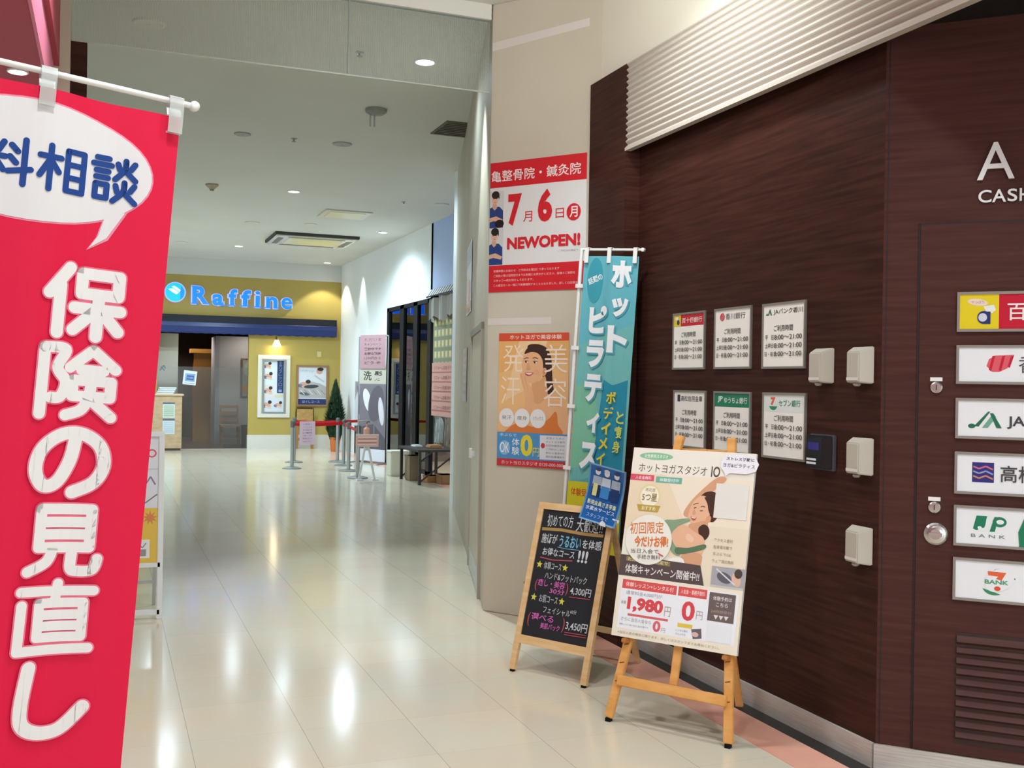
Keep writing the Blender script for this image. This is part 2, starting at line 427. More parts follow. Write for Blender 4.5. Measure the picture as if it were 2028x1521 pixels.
# service door in the side wall (local x runs from far to near, local -y towards the corridor)
d1 = link('door_2', None, None, (*along(colC, 1.08), 0), (0, 0, RZ_SIDE)); d1['kind'] = 'structure'
MB().box(-0.70, -0.64, -0.02, 0.0, 0, 1.88, mat('#b6b0a2', 0.4)).box(0.64, 0.70, -0.02, 0.0, 0, 1.88, mat('#b6b0a2', 0.4)).box(-0.70, 0.70, -0.02, 0, 1.88, 1.93, mat('#8c877b', 0.4)).build('door_frame', d1)
MB().box(-0.64, 0.64, -0.006, 0.0, 0.01, 1.88, mat('#c9c2ae', 0.35)).build('door_leaf', d1)
MB().box(-0.64, 0.64, -0.012, -0.006, 0.01, 0.15, mat('#bccaca', 0.2, 0.3)).build('kick_plate', d1)
MB().box(-0.10, -0.02, -0.05, -0.03, 0.93, 1.0, mat('#ecebe5', 0.3)).box(-0.08, -0.06, -0.03, -0.006, 0.94, 0.98, CHROME).build('door_handle', d1)

# --- cash corner: jamb panel, fascia, soffit, recessed wall, 45 degree wall with the door
struct(MB().box(2.765, 2.862, 5.322, 5.80, 0.0, 3.357, WOOD_DARK), 'wall_jamb')
struct(MB().box(2.86, 2.96, 3.285, 5.33, 0.0, 3.0, WOOD_DARK), 'wall_right')
def dpt(s, off=0.0): return (2.86 + 0.70711 * s + 0.70711 * off, 3.285 - 0.70711 * s + 0.70711 * off)
mb = MB(); mb.prism([dpt(0), dpt(2.6), dpt(2.6, 0.1), dpt(0.03, 0.1), (2.96, 3.285)], 0.0, 3.0, WOOD_DOOR); struct(mb, 'wall_right_angled')
struct(MB().box(2.80, 5.2, 0.5, 5.33, 2.93, 3.0, mat('#0e0b0b', 0.6)), 'ceiling_soffit')
mb = MB(); n = 14; prof = []; z0, z1 = 2.872, 3.355; rib = []
for i in range(n * 6 + 1):
    t = i / (n * 6); ph = (t * n) % 1.0
    rib.append((2.765 + 0.014 * (0.5 - 0.5 * math.cos(2 * PI * ph)), z0 + (z1 - z0) * t))
vs = []
for (x, z) in rib: vs += [(x, 5.325, z), (x, -2.2, z)]
mb.add(vs, [(2 * i, 2 * i + 1, 2 * i + 3, 2 * i + 2) for i in range(len(rib) - 1)], mat('#b9afa3', 0.5, spec=0.3))
mb.box(2.782, 2.83, -2.2, 5.322, z0, z1, mat('#14100f', 0.6)); mb.box(2.762, 2.80, -2.2, 5.325, z0 - 0.018, z0, mat('#b9afa3', 0.4))
struct(mb, 'trim_2')
struct(MB().box(2.83, 2.95, -2.2, 5.80, 3.357, 4.0, CREAM), 'wall_right_upper')
# stainless skirting
struct(MB().box(2.845, 2.86, 3.29, 5.32, 0.0, 0.10, STEEL), 'baseboard_right')
mb = MB(); mb.prism([dpt(-0.005, -0.014), dpt(2.6, -0.014), dpt(2.6, 0), dpt(0, 0)], 0.0, 0.10, STEEL); struct(mb, 'baseboard_right_angled')
# panel joint
mb = MB(); mb.prism([dpt(0.012, -0.0012), dpt(0.016, -0.0012), dpt(0.016, 0), dpt(0.012, 0)], 0.10, 2.93, mat('#1c110f', 0.6)); struct(mb, 'trim_3')

door = link('door_1', None, None, (*dpt(0), 0), (0, 0, RZ_DOOR)); door['kind'] = 'structure'
mb = MB(); DARK = mat('#1b0f0d', 0.6)
mb.box(0.130, 0.138, -0.004, 0.0, 0.10, 2.152, DARK).box(0.130, 1.06, -0.004, 0.0, 2.146, 2.152, DARK)
mb.build('door_gap', door)
MB().box(0.138, 1.05, -0.008, -0.002, 0.105, 2.146, WOOD_DOOR).build('door_leaf', door)
mb = MB()
mb.box(0.286, 0.86, -0.0095, -0.008, 0.15, 0.575, mat('#2c1a17', 0.5))
for k in range(10):
    z = 0.165 + k * 0.0405
    mb.add([(0.29, -0.009, z + 0.034), (0.855, -0.009, z + 0.034), (0.855, -0.026, z + 0.012), (0.29, -0.026, z + 0.012), (0.29, -0.009, z), (0.855, -0.009, z)],
           [(0, 1, 2, 3), (3, 2, 5, 4), (0, 3, 4), (1, 5, 2)], WOOD_DOOR)
mb.build('grille', door)
kb = MB(); kb.lathe([(0.043, -0.008), (0.043, -0.014), (0.036, -0.02), (0.030, -0.021), (0.028, -0.034), (0.020, -0.036)], CHROME, (0.209, 0, 0.947), 28, 'y')
kb.box(0.185, 0.233, -0.044, -0.034, 0.940, 0.954, CHROME)
kb.build('door_handle', door)
for z in (1.514, 1.05):
    lk = MB(); lk.lathe([(0.022, -0.008), (0.022, -0.018), (0.017, -0.022), (0.004, -0.0225)], CHROME, (0.203, 0, z), 20, 'y'); lk.box(0.201, 0.205, -0.0235, -0.02, z - 0.010, z + 0.010, mat('#3a3a38', 0.4))
    lko = lk.build('lock_cylinder', door)
    MB().box(0.180, 0.224, -0.0095, -0.008, z + 0.024, z + 0.039, mat('#e9e9e6', 0.5)).build('lock_label', lko)

# --- left: pink shop soffit, pale pilaster, dark jamb, hall's left wall
ROSE = mat('#b2505e', 0.6, spec=0.2)
struct(MB().box(-4.0, -0.314, -1.0, 6.40, 3.0, 3.06, ROSE), 'ceiling_pink_shop')
struct(MB().box(-0.314, -0.300, -1.0, 6.40, 2.995, 3.25, mat('#e07a97', 0.5)), 'trim_4')
struct(MB().box(-0.300, -0.272, -1.0, 6.40, 3.25, 4.0, ROSE), 'wall_pink_shop')
struct(MB().box(-0.300, -0.217, 6.38, 6.54, 0.0, 4.0, BEIGE), 'trim_5')
struct(MB().box(-0.217, -0.130, 6.45, 6.53, 0.0, 3.425, WOOD_DARK), 'trim_6')
struct(MB().box(-0.75, -0.65, 6.5, 23.0, 0.0, 4.08, WHITE_W), 'wall_left')
struct(MB().box(-4.0, -0.30, 6.42, 6.50, 0.0, 4.0, WHITE_W), 'wall_left_return')
struct(MB().box(-4.1, -4.0, -9, 6.5, 0.0, 4.0, mat('#c98d95', 0.6)), 'wall_pink_back')

# --- hanging glass smoke screen
gs = thing('glass_smoke_screen', 'clear glass smoke screen hanging across the corridor below the ceiling', 'glass screen', (0, 6.45, 3.43))
for x0, x1 in ((-0.215, 1.385), (1.393, 2.33)):
    MB().box(x0, x1, -0.003, 0.003, 0.0, 0.475, SMOKE_GLASS).build('glass_pane', gs)
rail = mat('#b9bcb6', 0.35, 0.4)
MB().box(-0.215, 2.33, -0.008, 0.008, -0.008, 0.0, rail).build('bottom_rail', gs)
MB().box(-0.215, 2.33, -0.012, 0.012, 0.465, 0.48, mat('#8f938e', 0.4, 0.3)).build('top_rail', gs)
MB().box(1.384, 1.394, -0.007, 0.007, 0.0, 0.465, mat('#9aa09b', 0.35, 0.3)).build('joint_bar', gs)

# --- end wall: the yellow shop front
EW = 23.0
mb = MB()
mb.box(-0.65, 5.30, EW, EW + 0.15, 3.71, 4.08, mat('#d3d3cf', 0.7))
struct(mb, 'wall_end_upper')
mb = MB()
mb.box(-0.65, 5.30, EW, EW + 0.14, 2.86, 3.71, YELLOW); mb.box(2.875, 5.30, EW, EW + 0.14, 0.30, 2.86, YELLOW); mb.box(-0.65, 1.0, EW, EW + 0.14, 0.30, 2.86, YELLOW)
struct(mb, 'wall_end')
mb = MB(); mb.box(2.865, 4.9, EW - 0.02, EW + 0.14, 0.0, 0.30, mat('#d9d6cb', 0.5)); mb.box(-0.65, 1.0, EW - 0.02, EW + 0.14, 0.0, 0.30, mat('#d9d6cb', 0.5)); struct(mb, 'baseboard_end')
# shop interior behind
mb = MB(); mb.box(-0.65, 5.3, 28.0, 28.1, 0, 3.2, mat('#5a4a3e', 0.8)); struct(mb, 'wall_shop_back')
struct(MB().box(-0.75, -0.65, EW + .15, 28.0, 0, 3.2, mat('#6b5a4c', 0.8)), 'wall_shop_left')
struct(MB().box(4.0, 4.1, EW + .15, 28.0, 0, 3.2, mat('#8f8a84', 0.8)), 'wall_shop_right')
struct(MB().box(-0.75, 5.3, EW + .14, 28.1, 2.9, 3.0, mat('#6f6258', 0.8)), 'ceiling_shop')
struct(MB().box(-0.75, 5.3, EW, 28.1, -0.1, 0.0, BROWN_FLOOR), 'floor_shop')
struct(MB().box(1.0, 2.88, EW - 0.01, EW + 0.03, 0.0, 0.006, mat('#cfd2d0', 0.3, 0.4)), 'trim_7')
struct(MB().box(0.95, 1.443, 23.45, 23.57, 0, 2.47, mat('#cfc6b2', 0.6)), 'wall_shop_partition')
mb = MB(); mb.box(2.42, 4.0, 24.6, 24.7, 0, 2.49, mat('#aaa7a4', 0.7)); mb.box(2.33, 2.42, 24.6, 25.6, 0, 2.49, mat('#96949a', 0.7)); struct(mb, 'wall_shop_panel')

# --- far right wall (faces -X)
struct(MB().box(4.88, 5.0, 16.06, 23.0, 2.87, 4.08, WHITE_W), 'wall_far_right_upper')
struct(MB().box(4.88, 5.0, 18.83, 23.0, 0.0, 2.87, WHITE_W), 'wall_far_right')
struct(MB().box(4.89, 5.02, 11.9, 16.06, 2.92, 4.08, mat('#b4c8f4', 0.6)), 'wall_far_blue')
struct(MB().box(4.88, 5.2, 16.06, 16.12, 2.87, 4.08, WHITE_W), 'wall_far_return')
struct(MB().box(7.2, 7.3, 11.9, 19.0, 0, 3.0, mat('#6e6257', 0.8)), 'wall_far_shop_back')
struct(MB().box(4.9, 7.3, 18.9, 19.0, 0, 3.0, mat('#7b7064', 0.8)), 'wall_far_shop_end')
struct(MB().box(5.02, 7.3, 11.9, 19.0, 2.92, 3.0, mat('#7d766c', 0.8)), 'ceiling_far_shop')
struct(MB().box(7.2, 7.3, -9, 2.0, 0, 4.0, CREAM), 'wall_near_right')

# black framed shop glass
win = link('window_1', None, None, (4.88, 18.83, 0), (0, 0, RZ_RIGHT)); win['kind'] = 'structure'
mb = MB()
for x0, x1 in ((0.0, 0.14), (0.92, 1.16), (1.78, 2.02), (2.62, 2.80)): mb.box(x0, x1, -0.02, 0.05, 0.0, 2.87, BLACK)
mb.box(0, 2.80, -0.02, 0.05, 2.80, 2.87, BLACK).box(0, 2.80, -0.02, 0.05, 0.0, 0.06, BLACK)
mb.build('window_frame', win)
for x0, x1 in ((0.14, 0.92), (1.16, 1.78), (2.02, 2.62)):
    MB().box(x0, x1, 0.012, 0.018, 0.06, 2.80, SHOP_GLASS).build('window_pane', win)

# ================================================================== RED BANNER AT THE LEFT
HV = Vector((0.978, 0.207, 0)); phi = math.radians(4.2)
rb = thing('nobori_banner', 'tall red vertical banner with big white lettering and a white speech bubble', 'banner', (-0.48, 2.51, 0))
# local frame: +X along the banner (left to right), tilted by phi in its own plane
rzb = math.atan2(0.207, 0.978)
M = Matrix.Translation((0.158, 2.645, 2.133)) @ Matrix.Rotation(rzb, 4, 'Z') @ Matrix.Rotation(phi, 4, 'Y')
ROOTI = Matrix.Translation((-0.48, 2.51, 0)).inverted()
W, H = 0.60, 1.80
sh = Sheet(W, H, 600, 1800, '#d9133f', 0.6, 0.0008, '#b01c3f', 0.0004, spec=0.22)
def bl(pts, c): sh.poly(pts, c)
bub = [(-315 + 600 + 262 * math.cos(t), 168 + 136 * math.sin(t)) for t in [2 * PI * i / 48 for i in range(48)]]
sh.ell(285, 168, 266, 140, '#e88aa0', n=48)
sh.poly([(448, 270), (500, 250), (462, 322), (416, 352), (436, 318)], '#e88aa0')
sh.poly(bub, '#dcd9d8'); sh.poly([(452, 262), (494, 252), (458, 318), (422, 345), (440, 314)], '#dcd9d8')
def rect_(x0, y0, x1, y1): return [(x0, y0), (x1, y0), (x1, y1), (x0, y1), (x0, y0)]
def smooth(pts, k=6):
    out = []
    for i in range(len(pts) - 1):
        p0, p1, p2, p3 = pts[max(i - 1, 0)], pts[i], pts[i + 1], pts[min(i + 2, len(pts) - 1)]
        for j in range(k):
            t = j / k; out.append(tuple(0.5 * (2 * p1[a] + (p2[a] - p0[a]) * t + (2 * p0[a] - 5 * p1[a] + 4 * p2[a] - p3[a]) * t * t + (3 * p1[a] - p0[a] - 3 * p2[a] + p3[a]) * t ** 3) for a in (0, 1)))
    return out + [pts[-1]]
ROUND = {
    '無': [[(28, 4), (14, 26)], [(20, 16), (86, 16)], [(6, 42), (96, 42)], [(14, 66), (90, 66)], [(26, 16), (26, 66)], [(44, 16), (44, 66)], [(62, 16), (62, 66)], [(78, 16), (78, 66)], [(16, 80), (10, 96)], [(34, 80), (38, 95)], [(58, 80), (62, 95)], [(80, 78), (92, 95)]],
    '料': [[(5, 18), (14, 34)], [(43, 14), (34, 32)], [(3, 44), (47, 44)], [(25, 4), (25, 96)], [(24, 48), (6, 78)], [(28, 50), (45, 72)], [(58, 18), (70, 30)], [(56, 42), (68, 54)], [(54, 73), (97, 64)], [(84, 4), (84, 96)]],
    '相': [[(4, 28), (46, 28)], [(25, 5), (25, 96)], [(24, 34), (5, 70)], [(28, 38), (43, 58)], rect_(60, 9, 94, 93), [(60, 37), (94, 37)], [(60, 65), (94, 65)]],
    '談': [[(5, 20), (43, 20)], [(12, 6), (37, 6)], [(12, 34), (37, 34)], [(12, 48), (37, 48)], rect_(12, 63, 36, 92), smooth([(72, 5), (70, 26), (52, 48)]), [(56, 14), (60, 25)], [(91, 10), (83, 23)], [(73, 28), (94, 46)], smooth([(72, 53), (70, 74), (50, 96)]), [(54, 62), (58, 75)], [(93, 58), (85, 71)], [(73, 76), (96, 96)]],
    '保': [[(30, 6), (7, 42)], [(20, 30), (20, 94)], rect_(46, 11, 91, 38), [(68, 38), (68, 95)], [(39, 58), (95, 58)], [(65, 60), (39, 88)], [(72, 60), (94, 86)]],
    '険': [[(9, 7), (9, 94)], smooth([(9, 7), (34, 8), (26, 32), (37, 50), (32, 70), (20, 72)]), [(67, 6), (41, 31)], [(67, 6), (95, 30)], [(55, 33), (81, 33)], [(68, 33), (67, 70)], rect_(46, 47, 91, 68), smooth([(66, 70), (58, 86), (40, 94)]), [(69, 72), (94, 94)]],
    'の': [smooth([(55, 9), (50, 46), (36, 78), (19, 84), (8, 62), (14, 32), (36, 11), (62, 8), (85, 24), (92, 52), (81, 78), (56, 93)])],
    '見': [rect_(20, 7, 82, 60), [(20, 25), (82, 25)], [(20, 42), (82, 42)], smooth([(38, 60), (31, 80), (9, 93)]), smooth([(62, 60), (61, 88), (70, 93), (88, 91), (93, 76)])],
    '直': [[(7, 15), (93, 15)], [(50, 5), (48, 30)], rect_(30, 31, 82, 77), [(30, 47), (82, 47)], [(30, 62), (82, 62)], [(9, 33), (8, 94), (92, 93)]],
    'し': [smooth([(16, 6), (10, 56), (14, 82), (36, 94), (64, 90), (92, 62)])],
}
for k, ch in enumerate('無料相談'):
    x = 62 + k * 116
    sh.strokes(ROUND[ch], x, 124, x + 106, 232, 13.5, '#1d4187')
for ch, y0, y1, x0, x1, w in (('保', 388, 560, 332, 512, 27), ('険', 573, 748, 330, 514, 25), ('の', 766, 926, 336, 512, 29), ('見', 942, 1108, 338, 514, 24), ('直', 1116, 1286, 332, 514, 22), ('し', 1304, 1474, 350, 512, 30)):
    sh.strokes(ROUND[ch], x0, y0, x1, y1, w + 7, '#ea7088'); sh.strokes(ROUND[ch], x0, y0, x1, y1, w, '#e4e1de')
def wave_r(x, y, z):
    t = (x + 0.3); f = 1.0
    return Vector((x, y + f * (0.007 * math.sin(t * 17) + 0.004 * math.sin(t * 31 + 1)), z))
cuts = [-0.3 + 0.6 * i / 26 for i in range(1, 26)]
cl = sh.build('cloth', rb, warp=wave_r, cuts=cuts)
cl.matrix_local = ROOTI @ M @ Matrix.Translation((-0.30, 0, -1.80))
LM = ROOTI @ M
mb = MB(); mb.tube([(-0.72, 0.01, 0.038), (-0.3, 0.01, 0.040), (0.0, 0.01, 0.040), (0.036, 0.01, 0.040)], 0.0075, WHITE_PL, 12); mb.lathe([(0.004, 0), (0.012, 0.003), (0.013, 0.012), (0.012, 0.02), (0.004, 0.022)], WHITE_PL, (0.034, 0, 0.04), 12, 'y')
o = mb.build('crossbar', rb, smooth=True); o.matrix_local = LM
o = MB().tube([(-0.66, 0.012, 0.10), (-0.66, 0.012, -2.16)], 0.012, WHITE_PL, 12).build('pole', rb); o.matrix_local = LM
LOOP = glass_mat('white_webbing', '#ffffff', 0.62, 0.4)
for x in (-0.30, -0.014, -0.585):
    mb = MB(); w = 0.017
    pr = [(-0.012, -0.042), (-0.012, 0.03), (-0.006, 0.047), (0.010, 0.052), (0.020, 0.045), (0.021, 0.03), (0.008, 0.004), (0.003, -0.042)]
    vs = []
    for (yy, zz) in pr: vs += [(x - w, yy - 0.006, zz), (x + w, yy - 0.006, zz)]
    mb.add(vs, [(2 * i, 2 * i + 1, 2 * i + 3, 2 * i + 2) for i in range(len(pr) - 1)], LOOP)
    o = mb.build('loop', rb); o.matrix_local = LM
MB().lathe([(0.20, 0.0), (0.20, 0.05), (0.17, 0.09), (0.05, 0.11), (0.03, 0.16), (0.012, 0.16)], mat('#dcdad6', 0.4), (-0.02, 0.0, 0), 28).build('base', rb)

# ================================================================== TEAL BANNER
tb = thing('nobori_banner', 'teal vertical banner with white katakana standing in front of the beige pillar', 'banner', (2.485, 5.570, 0), RZ_COL)
Lp = Matrix.Rotation(0.058, 4, 'Y')           # the pole leans towards the cash corner wall
o = MB().tube([(0, 0, 0.18), (0, 0, 2.30)], 0.011, WHITE_PL, 12).build('pole', tb); o.matrix_local = Lp
mb = MB(); mb.tube([(-0.005, 0, 2.293), (0.385, 0, 2.293)], 0.007, WHITE_PL, 10); mb.lathe([(0.003, -.012), (0.011, -.01), (0.011, .01), (0.003, .012)], WHITE_PL, (0.39, 0, 2.293), 10, 'y')
o = mb.build('crossbar', tb); o.matrix_local = Lp
W, H = 0.345, 1.70
sh = Sheet(W, H, 345, 1700, '#63adb9', 0.7, 0.0008, '#7fb0b0', 0.0005, spec=0.1)
sh.poly([(0, 520), (345, 380), (345, 1190), (0, 1330)], '#6fb1ae'); sh.poly([(0, 760), (120, 720), (210, 1180), (0, 1240)], '#78b598')
sh.poly([(186, 705), (240, 735), (330, 700), (330, 1280), (130, 1330)], '#2f87a0')
sh.ell(78, 140, 52, 130, '#3f96a6'); sh.text('話題の', 32, 112, 128, 152, '#dbe6e6', 0.02, rot=-22)
def bch(ch, x0, y0, x1, y1):
    sh.text(ch, x0 + 4, y0 + 7, x1 + 10, y1 + 10, '#4b98ab', 0.07); sh.text(ch, x0, y0, x1, y1, '#e3e6e6', 0.055)
for k, ch in enumerate('ホット'): bch(ch, 190, 25 + k * 185, 310, 180 + k * 185) if ch != 'ッ' else bch(ch, 205, 235, 300, 345)
for k, ch in enumerate('ピラティス'):
    y = 285 + k * 197
    bch(ch, 58, y, 178, y + 160) if ch != 'ィ' else bch(ch, 88, y + 20, 178, y + 140)
for k, ch in enumerate('ボディメイク'): sh.text(ch, 214 - k * 9, 770 + k * 88, 268 - k * 9, 842 + k * 88, '#d5c33a', 0.03)
for k, ch in enumerate('と痩身'): sh.text(ch, 278 - k * 6, 880 + k * 84, 326 - k * 6, 950 + k * 84, '#c7cf5c', 0.02)
sh.poly([(0, 1310), (200, 1300), (345, 1350), (345, 1700), (0, 1700)], '#c9bf2e')
sh.text('体験受付中', 20, 1345, 190, 1390, '#c0402a', 0.008); sh.text('お気軽に', 60, 1440, 290, 1520, '#3a7d86', 0.02); sh.text('どうぞ', 90, 1560, 260, 1640, '#3a7d86', 0.02)
def wave_t(x, y, z):
    t = x + 0.17; f = 1.0
    return Vector((x, y + f * (0.010 * math.sin(t * 24) + 0.004 * math.sin(t * 50 + 1)), z))
cl = sh.build('cloth', tb, warp=wave_t, cuts=[-0.1725 + 0.345 * i / 18 for i in range(1, 18)])
cl.matrix_local = Lp @ Matrix.Translation((0.025 + W / 2, -0.01, 2.255 - H))
for x in (0.045, 0.19, 0.352):
    o = MB().box(x - 0.012, x + 0.012, -0.022, -0.016, 2.215, 2.305, WHITE_PL).box(x - 0.012, x + 0.012, -0.022, 0.010, 2.301, 2.305, WHITE_PL).build('loop', tb); o.matrix_local = Lp
for z in (2.08, 1.72, 1.38, 1.02, 0.70):
    o = MB().box(-0.014, 0.034, -0.022, -0.014, z - 0.011, z + 0.011, WHITE_PL).build('loop', tb); o.matrix_local = Lp
mb = MB(); mb.box(-0.13, 0.13, -0.19, 0.19, 0.012, 0.17, mat('#dcdcdb', 0.35)); tk = mb.build('water_tank', tb, rot=-RZ_COL, bevel=0.04)
MB().box(-0.12, 0.12, -0.18, 0.18, 0.0, 0.014, mat('#4a3b33', 0.6)).build('base_rim', tb, rot=-RZ_COL)
MB().lathe([(0.035, 0.165), (0.035, 0.22), (0.02, 0.23)], mat('#cfcfcd', 0.4), n=14).build('pole_socket', tb)

# ================================================================== CHALKBOARD A-BOARD
rz_ab = math.atan2(-0.861, 0.508)
ab = thing('chalkboard_stand', 'pine framed chalkboard stand with colourful chalk writing in front of the pillar', 'chalkboard', (1.992, 5.039, 0), rz_ab)
TOP = (0.25, 0.862)     # depth (local +y) and height of the hinge
def fp(x, t): return (x, TOP[0] * t, TOP[1] * t)
PINE = WOOD_LIGHT; fw = 0.026
for x in (0.014, 0.462): MB().bar(fp(x, 0.012), fp(x, 1.0), 0.034, 0.022, PINE, (0, -TOP[1], TOP[0])).build('leg', ab)
MB().bar(fp(0.031, 0.98), fp(0.445, 0.98), 0.036, 0.020, PINE, (0, -TOP[1], TOP[0])).build('rail', ab)
MB().bar(fp(0.031, 0.19), fp(0.445, 0.19), 0.045, 0.020, PINE, (0, -TOP[1], TOP[0])).build('rail', ab)
for x in (0.014, 0.462): MB().box(x - 0.010, x + 0.010, -0.008, 0.012, 0.0, 0.012, BLACK).build('foot', ab)
for x in (0.045, 0.431):
    MB().bar((x, 0.566, 0.006), (x, TOP[0] + 0.022, TOP[1] - 0.02), 0.030, 0.020, PINE, (0, 1, 0)).build('rear_leg', ab)
MB().bar((0.058, 0.505, 0.165), (0.418, 0.505, 0.165), 0.018, 0.03, PINE, (0, 0, 1)).build('stretcher', ab)
for x in (-0.012,):
    MB().lathe([(0.004, 0), (0.009, 0.002), (0.009, 0.008), (0.004, 0.012)], mat('#77756f', 0.4, 0.6), (-0.012, 0.13, 0.44), 12, 'y').build('hinge_knob', ab)
bl_h = math.hypot(*TOP)
sh = Sheet(0.416, 0.685 * 1.0, 440, 715, '#191a1f', 0.8, 0.006, '#15151a', 0.00035)
WH = '#c9ccd0'; PKC = '#d168b4'; RD = '#b04a55'; YL = '#cfc94a'
sh.text('初めての方', 40, 40, 215, 108, WH, 0.0, rot=-2); sh.text('大歓迎!!', 240, 48, 415, 120, WH, 0.01)
sh.line([(12, 128), (140, 122), (300, 130), (425, 128)], 17, '#a9854a')
sh.text('施術が', 22, 150, 130, 205, WH, 0.008); sh.text('うるおい', 145, 150, 290, 215, '#6fb4d3', 0.02); sh.line([(140, 218), (200, 222), (285, 220)], 3, '#6fb4d3'); sh.text('を体感', 300, 158, 425, 208, WH, 0.01)
sh.text('お得なコース', 45, 228, 262, 272, WH, 0.01); sh.text('!!!', 285, 220, 350, 285, WH, 0.03); sh.line([(35, 285), (120, 292), (255, 282)], 6, RD)
sh.star(40, 325, 21, YL); sh.text('体験コース', 72, 305, 190, 345, WH, 0.0); sh.star(215, 325, 21, YL)
sh.text('ハンド&フットパック', 90, 360, 370, 398, WH, 0.0)
sh.text('(', 35, 405, 50, 470, RD, 0.01); sh.text('癒し・美容', 52, 402, 235, 440, PKC, 0.008); sh.text('30分', 140, 442, 240, 472, PKC, 0.01); sh.text(')', 245, 405, 260, 470, RD, 0.01)
sh.text('4,300円', 275, 418, 410, 462, WH, 0.01); sh.line([(275, 474), (410, 470)], 4, RD)
sh.star(42, 505, 21, YL); sh.text('お肌コース', 80, 485, 205, 526, WH, 0.0); sh.star(232, 505, 21, YL)
sh.text('フェイシャル', 120, 545, 300, 580, WH, 0.0); sh.text('60分', 300, 538, 340, 560, WH, 0.0)
sh.text('(', 28, 588, 44, 665, RD, 0.01); sh.text('選べる', 50, 588, 200, 626, PKC, 0.008); sh.text('美肌パック', 120, 632, 250, 664, PKC, 0.01); sh.text(')', 262, 588, 278, 665, RD, 0.01)
sh.text('3,450円', 285, 600, 425, 648, WH, 0.01); sh.line([(285, 660), (425, 656)], 4, RD); sh.line([(285, 672), (425, 668)], 4, RD)
cb = sh.build('chalk_panel', ab)
lean = math.atan2(TOP[0], TOP[1])
cb.matrix_local = Matrix.Translation(fp(0.238, 0.215)) @ Matrix.Rotation(-lean, 4, 'X') @ Matrix.Translation((0, -0.004, 0))

# blue flyer taped to the chalkboard's top right corner
sh = Sheet(0.21, 0.297, 210, 297, '#1f63ab', 0.3, 0.0012, '#aac8e6', 0.0004)
sh.rect(0, 0, 210, 8, '#86b5dd'); sh.rect(0, 289, 210, 297, '#86b5dd'); sh.rect(0, 0, 9, 297, '#5f95c8'); sh.rect(198, 0, 210, 297, '#6d95bd')
for x, c in ((52, '#22355f'), (104, '#3f8bd0'), (160, '#203e74')):
    sh.ell(x, 38, 15, 17, '#e3e6ea'); sh.ell(x, 26, 16, 9, '#27406f' if c != '#3f8bd0' else '#d9dde3')
    sh.poly([(x - 24, 62), (x + 24, 62), (x + 26, 120), (x - 26, 120)], '#c9d6e4' if c == '#3f8bd0' else '#a9b9c9'); sh.rect(x - 24, 106, x + 24, 168, c)
sh.rect(36, 100, 62, 165, '#d9d79a')
sh.text('新規会員さま募集', 22, 186, 186, 212, '#e8efb8', 0.01); sh.text('水素水サービス', 22, 218, 186, 240, '#dbe7f5', 0.01); sh.text('スタッフまで', 40, 254, 160, 274, '#b9d3ee', 0.0)
def curl(x, y, z):
    return Vector((x, y - 0.05 * ((z / 0.297) - 0.5) ** 2 * 2 + 0.012 * math.sin(x * 14), z))
fl = sh.build('flyer', None, warp=curl, cuts=[-0.08 + 0.02 * i for i in range(9)], zcuts=[0.0297 * i for i in range(1, 10)])
ABM = Matrix.Translation((1.992, 5.039, 0)) @ Matrix.Rotation(rz_ab, 4, 'Z')
fl.matrix_world = ABM @ Matrix.Translation(fp(0.405, 0.93)) @ Matrix.Translation((0, -0.028, -0.01)) @ Matrix.Rotation(-0.05, 4, 'X') @ Matrix.Rotation(math.radians(11), 4, 'Y')
tag(fl, 'curled blue flyer taped to the top right corner of the chalkboard', 'flyer')
MB().box(0.075, 0.115, -0.003, 0.004, 0.03, 0.046, mat('#eef0f0', 0.25)).build('tape', fl); MB().poly([(0.02, -0.028, -0.004), (0.06, -0.027, -0.004), (0.052, -0.027, 0.016), (0.034, -0.028, 0.024), (0.022, -0.028, 0.012)], mat('#f4f6f6', 0.2)).build('tape', fl)

# ================================================================== EASEL AND ITS BOARD
rz_e = math.atan2(-0.827, 0.564)
ez = thing('easel', 'honey coloured wooden display easel carrying the yoga poster board', 'easel', (2.095, 4.135, 0), rz_e)
EM = Matrix.Translation((2.095, 4.135, 0)) @ Matrix.Rotation(rz_e, 4, 'Z')
def ep(x, z, off=0.0): return (x, 0.020 + off + 0.2268 * z, z)      # the easel's leaning front plane
en = Vector((0, -1, 0.2268)).normalized()
for xa, xb in ((0.005, 0.20), (0.571, 0.448)):
    leg = MB().bar(ep(xa, 0.016), ep(xb, 1.275), 0.040, 0.022, WOOD_ORANGE, en).build('leg', ez, bevel=0.003)
    for t in (0.12, 0.175, 0.23):
        z = t * 1.45; x = xa + (xb - xa) * z / 1.275; MB().bar(Vector(ep(x - 0.012, z)) + en * 0.0115, Vector(ep(x + 0.010, z + 0.006)) + en * 0.0115, 0.004, 0.002, mat('#6e471f', 0.6), en).build('peg_slot', leg)
    MB().box(xa - 0.012, xa + 0.012, 0.010, 0.034, 0.0, 0.016, BLACK).build('foot', ez)
MB().bar(ep(0.035, 0.185, -0.02), ep(0.553, 0.185, -0.02), 0.046, 0.018, WOOD_ORANGE, en).build('crossbar', ez, bevel=0.003)
MB().bar(ep(0.296, 0.20, 0.004), ep(0.318, 1.22, 0.004), 0.038, 0.016, WOOD_ORANGE, en).build('centre_post', ez, bevel=0.003)
MB().bar(ep(0.318, 1.19, 0.02), (0.405, 0.56, 0.008), 0.036, 0.018, WOOD_ORANGE, (0, 1, 0)).build('rear_leg', ez, bevel=0.003)
MB().bar(ep(0.19, 1.20, 0.014), ep(0.455, 1.20, 0.014), 0.036, 0.016, WOOD_ORANGE, en).build('top_bar', ez)
